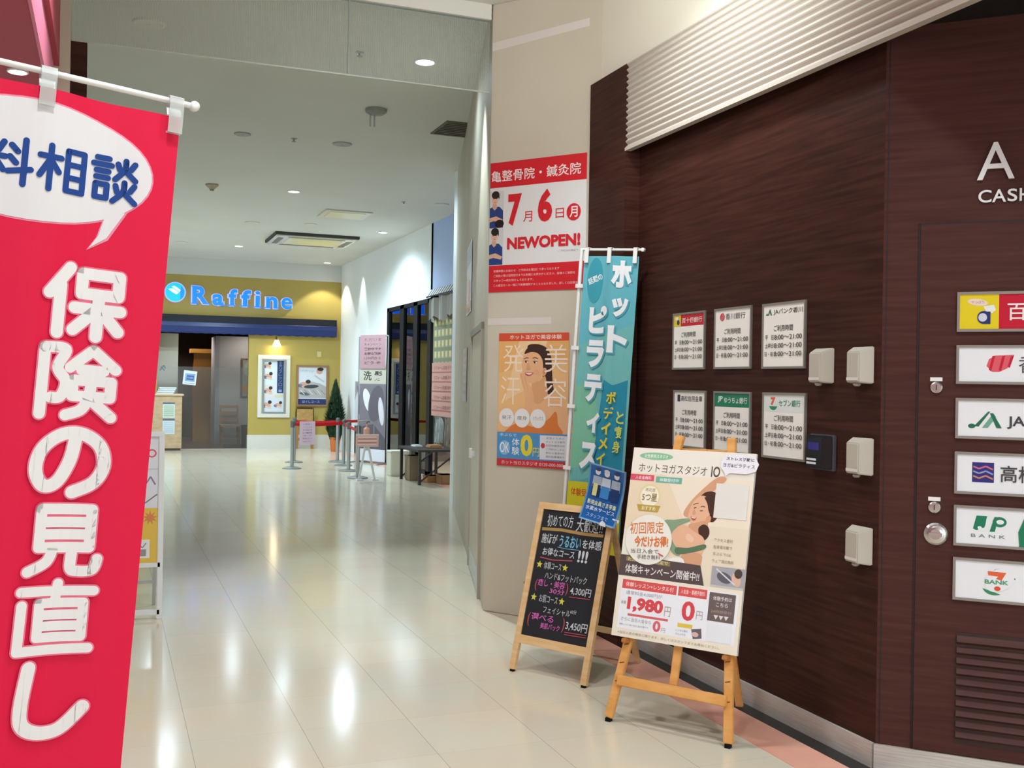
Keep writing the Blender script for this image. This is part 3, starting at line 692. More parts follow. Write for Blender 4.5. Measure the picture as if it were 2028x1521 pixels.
for xa, xb in ((0.005, 0.20), (0.571, 0.448)):
    x = xa + (xb - xa) * 0.355 / 1.275
    MB().bar(Vector(ep(x, 0.352)) - en * 0.01, Vector(ep(x, 0.352)) + en * 0.052, 0.026, 0.02, mat('#b9783c', 0.5), (0, 0, 1)).build('peg', ez, bevel=0.003)

W, H = 0.598, 0.862
sh = Sheet(W, H, 600, 860, '#efe9dc', 0.35, 0.016, '#e4e1da', 0.0004)
sh.rect(0, 118, 600, 590, '#ecd9bb'); sh.poly([(180, 118), (600, 118), (600, 330), (300, 330)], '#f0e3cd'); sh.poly([(0, 380), (190, 330), (260, 560), (0, 560)], '#e8ead8')
sh.poly([(330, 330), (600, 330), (600, 590), (300, 590)], '#eadcc4')
sh.ell(120, 36, 85, 17, '#8fc49a'); sh.text('女性専用スタジオ', 60, 27, 180, 45, '#eef4ec', 0.01)
sh.text('ホットヨガスタジオ', 38, 70, 378, 112, '#5a4f48', 0.0); sh.text('IO', 398, 66, 440, 114, '#5a4f48', 0.02)
sh.rect(0, 124, 122, 152, '#d9586e'); sh.text('入会金無料', 26, 130, 108, 146, '#f5e6e6', 0.01); sh.rect(132, 128, 262, 156, '#73b5a2'); sh.text('体験受付中', 150, 134, 246, 150, '#eef4ec', 0.01)
# gold badge
sh.ell(110, 222, 56, 58, '#e6d6a8'); sh.ell(110, 222, 46, 48, '#f4ecd6'); sh.text('5つ星', 72, 208, 148, 244, '#8b7340', 0.02); sh.text('満足度', 84, 184, 136, 200, '#8b7340', 0.0); sh.poly([(50, 262), (170, 262), (158, 292), (62, 292)], '#bfa24d'); sh.text('おすすめ', 76, 268, 146, 286, '#f6efd8', 0.01)
# woman stretching with an arm overhead
SK = '#e8b795'; SK2 = '#d9a27f'; SK3 = '#efc8ab'; HR = '#4a342c'; GRN = '#8aa283'; GRN2 = '#5f7a5e'
sh.blob([(286, 286), (318, 226), (372, 166), (420, 122), (456, 108), (474, 122), (446, 152), (396, 196), (350, 250), (318, 300)], SK2)      # far raised arm
sh.blob([(356, 218), (378, 186), (416, 178), (446, 196), (458, 236), (452, 284), (430, 312), (404, 300), (388, 256)], HR)      # hair
sh.blob([(310, 300), (316, 262), (334, 224), (366, 200), (398, 212), (412, 250), (410, 292), (388, 322), (352, 330), (322, 322)], SK)      # face, tilted back
sh.blob([(350, 322), (392, 310), (410, 330), (392, 372), (352, 392), (318, 366), (320, 332)], SK2)      # neck
sh.blob([(380, 206), (408, 212), (424, 250), (420, 288), (404, 262), (396, 234)], HR)
sh.ell(408, 302, 12, 17, '#e2a07c', rot=24); sh.blob([(366, 346), (388, 326), (412, 336), (420, 366), (402, 394), (378, 384)], HR)      # ear and bun
sh.line([(330, 244), (342, 236), (354, 234)], 3.2, HR); sh.line([(366, 250), (378, 246), (388, 250)], 3.2, HR)
sh.line([(334, 258), (346, 254)], 3.6, '#3a2a26'); sh.line([(364, 268), (378, 266)], 3.6, '#3a2a26')
sh.blob([(336, 262), (330, 284), (340, 288), (346, 278)], SK2); sh.blob([(324, 296), (338, 302), (352, 300), (344, 312), (330, 310)], '#c0605a'); sh.line([(328, 300), (346, 303)], 2.4, '#f3e6e0')
sh.blob([(236, 372), (262, 344), (304, 338), (346, 360), (392, 382), (404, 420), (392, 470), (380, 540), (366, 592), (310, 592), (300, 520), (286, 452), (252, 420)], SK)      # shoulders and torso
sh.blob([(300, 470), (392, 458), (388, 530), (366, 590), (316, 590)], SK2); sh.blob([(318, 372), (350, 392), (340, 410), (312, 396)], SK3)
sh.blob([(196, 330), (248, 318), (310, 306), (322, 316), (270, 344), (240, 386), (262, 430), (292, 452), (288, 474), (252, 462), (222, 412)], GRN)
sh.blob([(268, 440), (330, 434), (402, 412), (406, 432), (340, 456), (276, 468)], GRN2)
sh.blob([(236, 500), (300, 482), (322, 520), (318, 592), (240, 592)], '#f1efe8')
sh.rect(430, 140, 582, 292, '#e6e2da')
# little texts and photo at the right
sh.lines(['アクセス便利', '駐車場完備で', '手ぶらでOK', 'ウェア貸出無料'], 446, 380, 470, 15, '#9b8a78')
sh.rect(450, 500, 600, 592, '#a9a9ac'); sh.ell(510, 545, 36, 22, '#63626b', rot=20); sh.ell(565, 548, 20, 30, '#e0b8a0', rot=-20); sh.ell(572, 522, 18, 20, '#534640'); sh.line([(470, 510), (560, 570)], 6, '#d9d9dd'); sh.rect(450, 580, 600, 592, '#c9c3bd')
# dark slanted band
sh.poly([(0, 496), (190, 500), (395, 505), (420, 590), (0, 590)], '#5a4d4d'); sh.poly([(30, 502), (250, 506), (250, 526), (30, 522)], '#8f7f4e'); sh.text('ただいま期間限定で', 38, 505, 240, 522, '#e9dfba', 0.01); sh.text('体験キャンペーン開催中!!', 30, 536, 395, 576, '#ece7e2', 0.008)
# price boxes
sh.rect(0, 590, 600, 860, '#efe6d2'); sh.rect(22, 606, 584, 822, '#eef0f4')
sh.rect(26, 606, 296, 646, '#db5a5a'); sh.text('体験レッスン+レンタル付', 44, 615, 282, 636, '#f5dcd8', 0.01); sh.rect(304, 606, 440, 646, '#db5a5a'); sh.text('入会金・事務手数料', 316, 615, 430, 635, '#f5dcd8', 0.01)
sh.text('通常料金4,000円が', 50, 654, 230, 672, '#8a8a92', 0.0); sh.text('1,980', 62, 680, 240, 746, '#da4f55', 0.05); sh.text('円', 248, 700, 278, 744, '#b9a6a2', 0.01); sh.text('体験', 30, 700, 56, 716, '#8a7d78'); sh.rect(70, 754, 270, 764, '#db6a6a'); sh.text('さらに当日入会なら', 40, 772, 190, 788, '#8a8a92'); sh.text('0', 200, 768, 238, 816, '#da6a70', 0.04); sh.text('円', 242, 795, 262, 814, '#b9a6a2')
sh.lines(['体験レッスン後の当日入会が対象です'], 34, 800, 800, 9, '#9aa0ac')
sh.text('0', 330, 664, 392, 748, '#da4f55', 0.03); sh.text('円', 400, 700, 430, 736, '#b9a6a2'); sh.rect(318, 762, 388, 778, '#e3c64a'); sh.lines(['レンタル無料', 'タオル付き'], 312, 788, 804, 10, '#9aa0ac'); sh.poly([(384, 780), (430, 772), (436, 812), (396, 820)], '#6e6468'); sh.ell(404, 800, 16, 10, '#d9b8b0')
sh.rect(452, 612, 572, 732, '#6e6260'); sh.text('体験予約は', 470, 626, 556, 644, '#e2dcd8', 0.01); sh.text('こちら', 486, 652, 540, 670, '#e2dcd8', 0.01); sh.text('24時間受付', 466, 684, 560, 697, '#b99f8a'); sh.text('▼▼▼', 480, 706, 548, 724, '#e2dcd8')
sh.rect(456, 742, 566, 818, '#e9ebef')
sh.text('※当日入会の場合に限ります。詳しくはスタッフまでお尋ねください。', 30, 834, 520, 846, '#a59a86')
pb = sh.build('poster_board', None)
lean_e = math.atan(0.2268)
pb.matrix_world = EM @ Matrix.Translation(ep(0.282, 0.366)) @ Matrix.Rotation(-lean_e, 4, 'X') @ Matrix.Translation((0, -0.0285, 0))
tag(pb, 'large yoga studio poster board with a stretching woman standing on the wooden easel', 'poster board')
# round price sticker and speech bubble stuck on the board
sh = Sheet(0.23, 0.226, 230, 226, mat('#f1efe4', 0.3), 0.3, 0.001)
st = MB(); pts = [(0.115 * math.cos(2 * PI * i / 40), -0.0, 0.113 * math.sin(2 * PI * i / 40)) for i in range(40)]
def disc_sheet(name, parent, loc, r, ops, face):
    s = Sheet(2 * r, 2 * r, 200, 200, face, 0.3, 0.0006); s.ops = []
    ops(s)
    b = s.build(name, parent, loc)
    return b
class Blob(Sheet):
    """sheet cut to an outline: only the drawn shapes are built"""
    def build(s, name, parent=None, loc=None, rot=None):
        bm = bmesh.new(); mats = []
        for i, (vs, fs, c) in enumerate(s.ops):
            m = mat(c, s.rough) if isinstance(c, str) else c
            if m not in mats: mats.append(m)
            bv = [bm.verts.new((x * s.kx - s.W / 2, -min(s.dz, 0.003 / len(s.ops)) * i, s.H - y * s.ky)) for x, y in vs]
            for f in fs:
                try: fc = bm.faces.new([bv[q] for q in f])
                except ValueError: continue
                fc.material_index = mats.index(m); fc.normal_update()
                if fc.normal.y > 0: fc.normal_flip()
            if i == 0:
                ext = bmesh.ops.extrude_face_region(bm, geom=[f for f in bm.faces])
                for v in [g for g in ext['geom'] if isinstance(g, bmesh.types.BMVert)]: v.co.y += s.t
        me = bpy.data.meshes.new(name); bm.to_mesh(me); bm.free()
        for m in mats: me.materials.append(m)
        return link(name, me, parent, loc, rot)
sb = Blob(0.23, 0.226, 200, 200, '#f1efe4', 0.3, 0.001)
sb.ell(100, 100, 100, 100, '#efece0', n=44); OR = '#dd7a3c'
sb.text('初回限定', 14, 30, 160, 78, OR, 0.008, rot=-6); sb.text('今だけお得!', 40, 84, 186, 130, OR, 0.03, rot=-4); sb.text('当日入会で', 30, 138, 150, 156, '#54525a', 0.0, rot=-4); sb.text('手続き無料', 60, 160, 160, 178, '#54525a', 0.0, rot=-4); sb.line([(150, 150), (172, 160)], 5, '#d4545a')
sb.build('round_sticker', pb, (-0.168, -0.0055, 0.33))
sb = Blob(0.19, 0.10, 200, 110, '#f0eef2', 0.25, 0.001)
sb.poly([(12, 62), (20, 20), (60, 4), (110, 2), (180, 14), (198, 48), (186, 82), (140, 96), (60, 92), (40, 108), (34, 90)], '#eeecf2')
sb.text('ストレス発散に', 40, 16, 176, 32, '#35333a', 0.02, rot=3); sb.text('ヨガ&ピラティス', 26, 46, 180, 66, '#55535c', 0.0, rot=3)
o = sb.build('speech_sticker', pb, (0.225, -0.0060, 0.755)); o.rotation_euler = (0, math.radians(-2), 0)

# ================================================================== PILLAR POSTERS
sh = Sheet(0.715, 0.85, 850, 1140, '#dedcda', 0.45, 0.004)
CR = '#cf2029'
sh.rect(0, 0, 850, 222, CR); sh.text('亀整骨院・鍼灸院', 8, 72, 800, 172, '#eae3e0', 0.008)
sh.rect(0, 905, 850, 1140, CR)
for i, t in enumerate(('営業時間のお知らせ・ご予約はお電話にて承っております', 'ご来院の際は当院受付までお気軽にお声かけください。皆様のご来院を', 'スタッフ一同お待ちしております。', 'この度当モール一階にて新規開院することとなりました。詳しくは店頭まで')):
    sh.text(t, 45, 945 + i * 42, 45 + len(t) * 22.5, 967 + i * 42, '#efc9c6', 0.0, res=1)
for dy, hair in ((250, '#2a211f'), (575, '#241d1c')):
    sh.rect(0, dy, 128, dy + 325, '#cfcecb')
    sh.poly([(0, dy + 150), (30, dy + 135), (90, dy + 140), (122, dy + 175), (124, dy + 325), (0, dy + 325)], '#23407f')
    sh.poly([(28, dy + 100), (62, dy + 100), (66, dy + 150), (44, dy + 170), (24, dy + 145)], '#d2a288')
    sh.ell(48, dy + 72, 30, 44, '#ddb094'); sh.ell(52, dy + 34, 36, 34, hair); sh.rect(80, dy + 34, 88, dy + 70, hair)
    sh.line([(30, dy + 68), (42, dy + 66)], 5, hair); sh.line([(56, dy + 66), (68, dy + 68)], 5, hair); sh.line([(40, dy + 98), (58, dy + 98)], 5, '#b3564e')
    sh.poly([(0, dy + 235), (60, dy + 222), (122, dy + 255), (110, dy + 280), (40, dy + 262), (0, dy + 272)], '#d9aa8e')
    if dy < 300: sh.ell(90, dy + 290, 42, 36, '#17161a')
sh.text('7', 170, 290, 292, 566, CR, 0.05); sh.text('月', 308, 450, 388, 540, CR, 0.0); sh.text('6', 436, 270, 562, 552, CR, 0.05); sh.text('日', 592, 448, 664, 530, CR, 0.0)
sh.ell(746, 488, 60, 72, CR); sh.text('月', 712, 440, 780, 534, '#e7e3e0', 0.02)
sh.text('NEWOPEN!', 166, 668, 806, 772, CR, 0.045); sh.text('ご予約はお電話で', 620, 800, 790, 816, '#9a9a9a', res=1)
o = sh.build('wall_poster', None, (2.339 + 0.6018 * 0.362 - 0.7986 * 0.006, 6.416 - 0.7986 * 0.362 - 0.6018 * 0.006, 2.10), (0, 0, RZ_COL))
tag(o, 'large white and red opening notice with a date high on the beige pillar', 'poster')

sh = Sheet(0.52, 0.862, 600, 1100, '#e2a866', 0.4, 0.003)
sh.rect(0, 0, 600, 820, '#e3ad6a'); sh.poly([(0, 330), (600, 200), (600, 820), (0, 820)], '#e8b87e'); sh.poly([(180, 60), (420, 60), (330, 420), (60, 560)], '#ecc596')
sh.rect(0, 0, 600, 66, '#d35136'); sh.text('ホットヨガで美容体験', 96, 14, 540, 52, '#f1d8cc', 0.01)
for ch, x0, y0, x1, y1 in (('発', 40, 95, 222, 320), ('汗', 24, 360, 190, 590)): sh.text(ch, x0, y0, x1, y1, '#f2dcc2', -0.008)
HRD = '#3f2a24'; SKN = '#e6b183'
sh.blob([(300, 560), (390, 520), (470, 530), (548, 580), (600, 650), (610, 830), (60, 830), (150, 730), (250, 660)], SKN)
sh.blob([(250, 120), (330, 92), (410, 120), (452, 190), (462, 290), (470, 400), (480, 480), (448, 506), (412, 470), (392, 400), (370, 300)], HRD)      # hair down the back
sh.blob([(296, 388), (352, 396), (404, 352), (420, 420), (428, 500), (388, 560), (330, 580), (300, 520)], '#dba273')      # neck
sh.blob([(208, 300), (204, 240), (222, 176), (274, 134), (340, 136), (384, 190), (394, 270), (376, 340), (330, 398), (276, 412), (232, 376)], SKN)      # face turned to the left
sh.blob([(226, 172), (256, 120), (330, 100), (398, 140), (420, 220), (408, 300), (390, 290), (380, 220), (344, 170), (286, 156)], HRD)
sh.ell(398, 318, 20, 34, '#dfa679', rot=10); sh.ell(398, 318, 10, 20, '#cf9065', rot=10)
sh.line([(222, 214), (242, 204), (262, 206)], 6, HRD); sh.line([(296, 208), (322, 202), (344, 212)], 6, HRD)
sh.ell(242, 238, 15, 8, '#f2e9e2'); sh.ell(240, 238, 8, 8, '#35261f'); sh.line([(226, 232), (242, 227), (260, 233)], 4, '#35261f'); sh.ell(318, 242, 18, 8, '#f2e9e2'); sh.ell(315, 242, 9, 8, '#35261f'); sh.line([(298, 236), (318, 230), (340, 238)], 4, '#35261f')
sh.blob([(258, 244), (242, 288), (252, 300), (276, 298), (280, 284)], '#dca276'); sh.line([(248, 301), (274, 301)], 3, '#b97c58')
sh.blob([(232, 330), (262, 326), (306, 326), (284, 350), (254, 354)], '#bf5c52'); sh.blob([(240, 332), (266, 330), (296, 330), (272, 342)], '#f4ece6'); sh.ell(330, 320, 26, 20, '#e6a583')
sh.blob([(196, 344), (214, 332), (236, 380), (268, 420), (300, 470), (312, 560), (290, 660), (232, 760), (180, 830), (120, 830), (190, 720), (232, 620), (238, 520), (214, 430)], '#e4ae80')      # raised hand and forearm
for k in range(4): sh.blob([(192 + k * 17, 350 + k * 8), (204 + k * 17, 338 + k * 10), (226 + k * 15, 392 + k * 12), (248 + k * 13, 448 + k * 8), (232 + k * 13, 452 + k * 8)], ('#e0a878', '#e6b285')[k % 2])
sh.blob([(60, 820), (180, 740), (330, 770), (440, 700), (500, 640), (520, 740), (530, 830), (60, 830)], '#d67a3c')
for ch, x0, y0, x1, y1 in (('美', 400, 95, 592, 325), ('容', 396, 370, 590, 600)): sh.text(ch, x0, y0, x1, y1, '#f2e0ce', -0.004)
for x, t in ((80, '発汗'), (215, '痩身'), (352, 'リラックス')):
    sh.ell(x, 700, 66, 78, '#e5e2e0'); sh.text(t, x - 42, 682, x + 42, 716, '#6b6763', 0.0)
sh.rect(0, 820, 600, 1040, '#4f8fc0'); sh.text('手ぶらで', 22, 830, 170, 856, '#dbe8f2'); sh.ell(65, 950, 48, 60, '#82b2d8'); sh.text('OK', 26, 905, 108, 990, '#f0f3f6', 0.0); sh.text('体', 130, 870, 196, 930, '#f0f3f6', 0.0); sh.text('験', 130, 940, 196, 1004, '#f0f3f6', 0.0)
sh.text('0', 206, 834, 310, 1012, '#e2cf39', 0.04); sh.text('円', 312, 940, 368, 1010, '#e2cf39', 0.0)
sh.rect(372, 834, 600, 1030, '#d9dade'); sh.ell(398, 918, 18, 22, '#cc3b3f')
for i, t in enumerate(('女性のための', 'ホットヨガ専門', '初回体験受付中', 'ご予約はこちら', '駅から徒歩3分', '無料駐車場あり')): sh.text(t, 424, 846 + i * 30, 580, 864 + i * 30, '#6e7078', res=1)
sh.rect(0, 1040, 600, 1100, '#c4333b'); sh.text('ホットヨガスタジオ 0120-000-000', 40, 1054, 570, 1086, '#eed3d2', 0.0)
o = sh.build('wall_poster', None, (2.339 + 0.6018 * 0.352 - 0.7986 * 0.005, 6.416 - 0.7986 * 0.352 - 0.6018 * 0.005, 0.968), (0, 0, RZ_COL))
tag(o, 'orange poster of a smiling woman touching her cheek on the beige pillar', 'poster')
# strips of pale tape across the pillar
def col_pt(s, off, z): return (2.339 + 0.6018 * s - 0.7986 * off, 6.416 - 0.7986 * s - 0.6018 * off, z)
tp = mat('#d6cec6', 0.35)
o = MB().add([col_pt(0.0, .001, 3.69), col_pt(0.72, .001, 3.74), col_pt(0.72, .001, 3.79), col_pt(0.0, .001, 3.745)], [(0, 1, 2, 3)], tp).build('tape_strip'); tag(o, 'pale tape strip across the top of the beige pillar', 'tape')
o = MB().add([col_pt(0.0, .001, 1.885), col_pt(0.48, .001, 1.885), col_pt(0.48, .001, 1.93), col_pt(0.0, .001, 1.93)], [(0, 1, 2, 3)], tp).build('tape_strip'); tag(o, 'pale tape strip on the pillar between its two posters', 'tape')

# sheets on the pillar's side wall
def side_sheet(s, z, W, H, draw, label, face='#e3e6e8', off=0.008):
    sh = Sheet(W, H, 100, 100, face, 0.3, 0.002); draw(sh)
    p = along(colC, s); o = sh.build('wall_notice', None, (p[0] - 0.9608 * off, p[1] + 0.2773 * off, z), (0, 0, RZ_SIDE)); tag(o, label, 'notice')
def d_a(s): s.rect(4, 4, 96, 30, '#b9c2cc'); s.ell(30, 62, 18, 20, '#d9b05a'); s.ell(64, 70, 20, 18, '#c9766a'); s.rect(4, 84, 96, 96, '#d6a45e')
side_sheet(2.45, 2.12, 0.80, 0.62, d_a, 'glossy pale poster high on the side wall beyond the pillar')
side_sheet(3.0, 1.33, 0.7, 0.50, lambda s: [s.rect(8, 10 + 14 * k, 92, 16 + 14 * k, '#c9b9bd') for k in range(6)], 'pale pink notice beside the service door on the side wall', '#d6cdcf')

# ================================================================== CASH CORNER WALL: hours signs, boxes, bank signs
SILVER = mat('#96918a', 0.4, 0.5)
def hours_sign(y_mid, z0, head, label):
    t = thing('hours_sign', label, 'sign', (2.86, y_mid, z0), RZ_RIGHT, 'bank hours signs on the dark wall')
    W, H = 0.322, 0.302; w = 0.010
    mb = MB(); mb.box(-W / 2, W / 2, -0.010, 0, 0, w, SILVER).box(-W / 2, W / 2, -0.010, 0, H - w, H, SILVER).box(-W / 2, -W / 2 + w, -0.010, 0, w, H - w, SILVER).box(W / 2 - w, W / 2, -0.010, 0, w, H - w, SILVER)
    mb.build('frame', t)
    s = Sheet(W - 2 * w, H - 2 * w, 300, 280, '#f1ede4', 0.4, 0.004, dz=0.0003)
    head(s)
    INK = '#4c4a48'
    s.text('ご利用時間', 80, 92, 220, 120, INK, 0.008)
    for i, t3 in enumerate(('平　日', '土曜日', '日・祝')):
        y = 136 + i * 38
        s.text(t3, 14, y, 78, y + 22, INK, 0.01); s.text('8:00～21:00', 84, y, 286, y + 22, INK, 0.01)
    s.build('printed_panel', t, (0, -0.006, w))
def h1(s): s.rect(0, 0, 300, 62, '#c3172b'); s.rect(0, 0, 70, 62, '#dcc52e'); s.ell(44, 40, 14, 14, '#27366b'); s.ell(30, 18, 16, 9, '#e8e4d8'); s.text('百十四銀行', 84, 18, 282, 46, '#eee6e2', 0.008)
def h2(s): s.ell(60, 34, 21, 20, '#c9303c'); s.line([(52, 50), (62, 18)], 4, '#e6a2a2'); s.line([(64, 50), (74, 20)], 4, '#e6a2a2'); s.text('香川銀行', 90, 18, 258, 48, '#4c4a48', 0.0)
def h3(s): s.poly([(14, 46), (26, 34), (36, 46)], '#2b6e54'); s.poly([(30, 46), (48, 14), (64, 46), (54, 46), (47, 32), (40, 46)], '#2b6e54'); s.text('JAバンク香川', 76, 18, 288, 46, '#4c4a48', 0.01)
def h4(s): s.rect(30, 14, 58, 50, '#2f2f52'); s.text('高松信用金庫', 66, 18, 276, 48, '#4c4a48', 0.01)
def h5(s): s.rect(0, 0, 300, 66, '#137a56'); s.text('JP', 26, 14, 70, 46, '#e6ece8', 0.03); s.text('ゆうちょ銀行', 84, 18, 280, 48, '#e6ece8', 0.01)
def h6(s): s.rect(0, 0, 300, 78, '#dde2de'); s.text('7', 52, 12, 88, 48, '#d9603e', 0.08); s.ell(72, 44, 32, 26, '#2c8a5c', n=20, a0=20, a1=160); s.text('セブン銀行', 114, 22, 270, 52, '#3a8f66', 0.01)
hours_sign(4.740, 1.592, h1, 'framed hours sign with a red and yellow heading on the dark wall')
hours_sign(4.330, 1.592, h2, 'framed hours sign with a red striped oval emblem beside its heading')
hours_sign(3.920, 1.590, h3, 'framed hours sign with a green peaked emblem in its top row of three')
hours_sign(4.722, 1.180, h4, 'framed hours sign with a small dark square emblem behind the easel top')
hours_sign(4.325, 1.179, h5, 'framed hours sign with a solid green heading band')
hours_sign(3.908, 1.179, h6, 'framed hours sign with an orange and green number emblem in its pale heading')

def wall_box(y, z0, label, w=0.128, h=0.152):
    t = thing('wall_box', label, 'box', (2.86, y, z0), RZ_RIGHT, 'beige plastic boxes on the dark wall')
    mb = MB(); a = w / 2
    mb.add([(-a, 0, 0), (a, 0, 0), (a, 0, h), (-a, 0, h), (-a + .012, -0.045, 0.006), (a - .034, -0.052, 0.006), (a - .034, -0.052, h - 0.022), (-a + .012, -0.045, h - 0.022)],
           [(0, 1, 5, 4), (1, 2, 6, 5), (2, 3, 7, 6), (3, 0, 4, 7), (4, 5, 6, 7), (0, 3, 2, 1)], PLASTIC)
    mb.build('cover', t, bevel=0.004)
    MB().add([(-a + .014, -0.0462, 0.014), (a - .036, -0.0533, 0.014), (a - .036, -0.0533, 0.026), (-a + .014, -0.0462, 0.026)], [(0, 1, 2, 3)], mat('#d9d5cb', 0.3)).build('label_strip', t)
    MB().lathe([(0.014, 0), (0.016, -0.006), (0.010, -0.012)], mat('#a39c8e', 0.4), (-0.008, -0.026, 0.002), 12).build('lower_knob', t)
wall_box(3.632, 1.524, 'beige plastic wall box directly above the black card reader')
wall_box(3.388, 1.524, 'beige plastic wall box highest in the column nearest the door')
wall_box(3.382, 1.155, 'beige plastic wall box in the middle of the column nearest the door')
wall_box(3.379, 0.797, 'beige plastic wall box lowest in the column nearest the door')
cr_ = thing('card_reader', 'black card reader with a dim blue display on the dark wall', 'card reader', (2.86, 3.628, 1.155), RZ_RIGHT)
MB().box(-0.082, 0.082, -0.012, 0, 0, 0.152, mat('#4b4c55', 0.4)).build('back_plate', cr_, bevel=0.003)
mb = MB(); mb.add([(-.076, -.012, .004), (.072, -.012, .004), (.072, -.012, .148), (-.076, -.012, .148), (-.070, -.042, .008), (.040, -.042, .008), (.040, -.042, .142), (-.070, -.042, .142)], [(0, 1, 5, 4), (1, 2, 6, 5), (2, 3, 7, 6), (3, 0, 4, 7), (4, 5, 6, 7), (0, 3, 2, 1)], mat('#121319', 0.3)); mb.build('housing', cr_, bevel=0.004)
MB().box(-0.055, 0.02, -0.0435, -0.042, 0.085, 0.118, mat('#1b1f5e', 0.2, 0, 0.35)).build('display', cr_)
for z in (0.024, 0.040): MB().box(-0.062, 0.0, -0.0435, -0.042, z, z + 0.009, mat('#dcdde0', 0.4)).build('white_stripe', cr_)

def bank_sign(z0, z1, draw, label):
    t = thing('bank_sign', label, 'sign', (*dpt(0.272 + 0.28, -0.009), z0), RZ_DOOR, 'bank signs on the door')
    W, H = 0.56, z1 - z0; w = 0.010
    mb = MB(); mb.box(-W / 2, W / 2, -0.012, 0, 0, w, SILVER).box(-W / 2, W / 2, -0.012, 0, H - w, H, SILVER).box(-W / 2, -W / 2 + w, -0.012, 0, w, H - w, SILVER).box(W / 2 - w, W / 2, -0.012, 0, w, H - w, SILVER)
    mb.build('frame', t)
    s = Sheet(W - 2 * w, H - 2 * w, 540, (H - 2 * w) * 1000, '#e8eaec', 0.3, 0.004, dz=0.0003); s.h = (H - 2 * w) * 1000
    draw(s); s.build('printed_panel', t, (0, -0.007, w))
def k1(s):
    s.rect(0, 0, 136, s.h, '#e3cd18'); s.rect(136, 0, 540, s.h, '#c2062a'); s.ell(62, 30, 36, 13, '#e8d5c5', rot=8); s.text('やっぱり', 40, 24, 84, 35, '#c96a5e')
    s.poly([(82, 46), (118, 40), (126, 60), (112, 72), (90, 64)], '#e6e6e2'); s.ell(84, 88, 23, 25, '#1c3070'); s.rect(84, 66, 107, 113, '#1c3070'); s.ell(80, 88, 15, 16, '#cfd2e0')
    s.text('百十四銀行', 165, 32, 520, 100, '#efe2e0', 0.008)
def k2(s):
    s.poly([(96, 70), (104, 44), (126, 30), (190, 27), (184, 44), (168, 78), (140, 92), (116, 92)], '#dd5b66')
    for x in (108, 142, 172): s.poly([(x - 4, 84 - (x == 172) * 12), (x + 8, 32), (x + 18, 30), (x + 4, 90 - (x == 172) * 14)], '#c4142f')
    s.text('香川銀行', 206, 30, 480, 96, '#4a4a4c', 0.0)
def k3(s):
    s.ell(48, 96, 13, 9, '#1c6c4e'); s.poly([(56, 96), (104, 40), (112, 40), (72, 98)], '#1c6c4e'); s.poly([(84, 102), (122, 46), (132, 60), (104, 102)], '#6fa890'); s.poly([(110, 46), (122, 46), (152, 102), (134, 102)], '#1c6c4e')
    s.text('JAバンク香川', 170, 48, 520, 104, '#3c3f42', 0.02)
def k4(s):
    s.rect(52, 28, 128, 104, '#2a2a7a')
    for i in range(3):
        s.line([(56, 44 + 18 * i), (76, 52 + 18 * i), (100, 42 + 18 * i), (124, 54 + 18 * i)], 6, ('#c96a86', '#8f9ac9', '#c98a6a')[i])
    s.text('高松信用金庫', 150, 36, 525, 100, '#3c3c3e', 0.008)
def k5(s):
    s.poly([(70, 26), (112, 26), (100, 74), (70, 82), (58, 76)], '#067a56'); s.blob([(108, 26), (126, 26), (118, 66), (104, 84), (82, 84), (74, 70), (84, 66), (92, 72), (100, 64)], '#e4eae8'); s.poly([(132, 28), (146, 28), (134, 84), (116, 84)], '#067a56'); s.ell(150, 46, 24, 19, '#067a56'); s.ell(152, 46, 13, 9, '#e8eaec'); s.text('B A N K', 52, 96, 170, 108, '#5a8474', 0.0)
    s.poly([(218, 130), (214, 80), (236, 20), (540, 20), (540, 135), (216, 135)], '#067a56'); s.text('ゆうちょ銀行', 250, 46, 520, 104, '#e6efea', 0.008)
def k6(s):
    s.ell(150, 72, 62, 46, '#2c8a5c', rot=-35, a0=-80, a1=30); s.ell(156, 66, 56, 42, '#e8eaec', rot=-35, a0=-80, a1=30)
    s.ell(150, 72, 62, 46, '#2c8a5c', rot=-35, a0=110, a1=190); s.ell(152, 66, 56, 40, '#e8eaec', rot=-35, n=28)
    s.poly([(112, 34), (176, 36), (160, 66), (140, 62), (148, 52), (114, 50)], '#e0623a'); s.text('BANK', 102, 66, 184, 82, '#4d9a72', 0.03); s.ell(146, 98, 11, 9, '#d94f32')
    s.text('セブン銀行', 240, 46, 510, 104, '#2c8a5c', 0.008)
for (z0, z1), d, lb in zip(((1.729, 1.881), (1.529, 1.678), (1.32, 1.475), (1.108, 1.269), (0.909, 1.064), (0.701, 0.864)), (k1, k2, k3, k4, k5, k6),
    ('red and yellow bank sign at the top of the door', 'white bank sign with a red striped oval emblem on the door', 'white bank sign with a green peaked emblem on the door', 'white bank sign with a dark blue square emblem on the door', 'white bank sign with a green emblem and green right half on the door', 'pale bank sign with an orange and green emblem, lowest on the door')):
    bank_sign(z0, z1, d, lb)

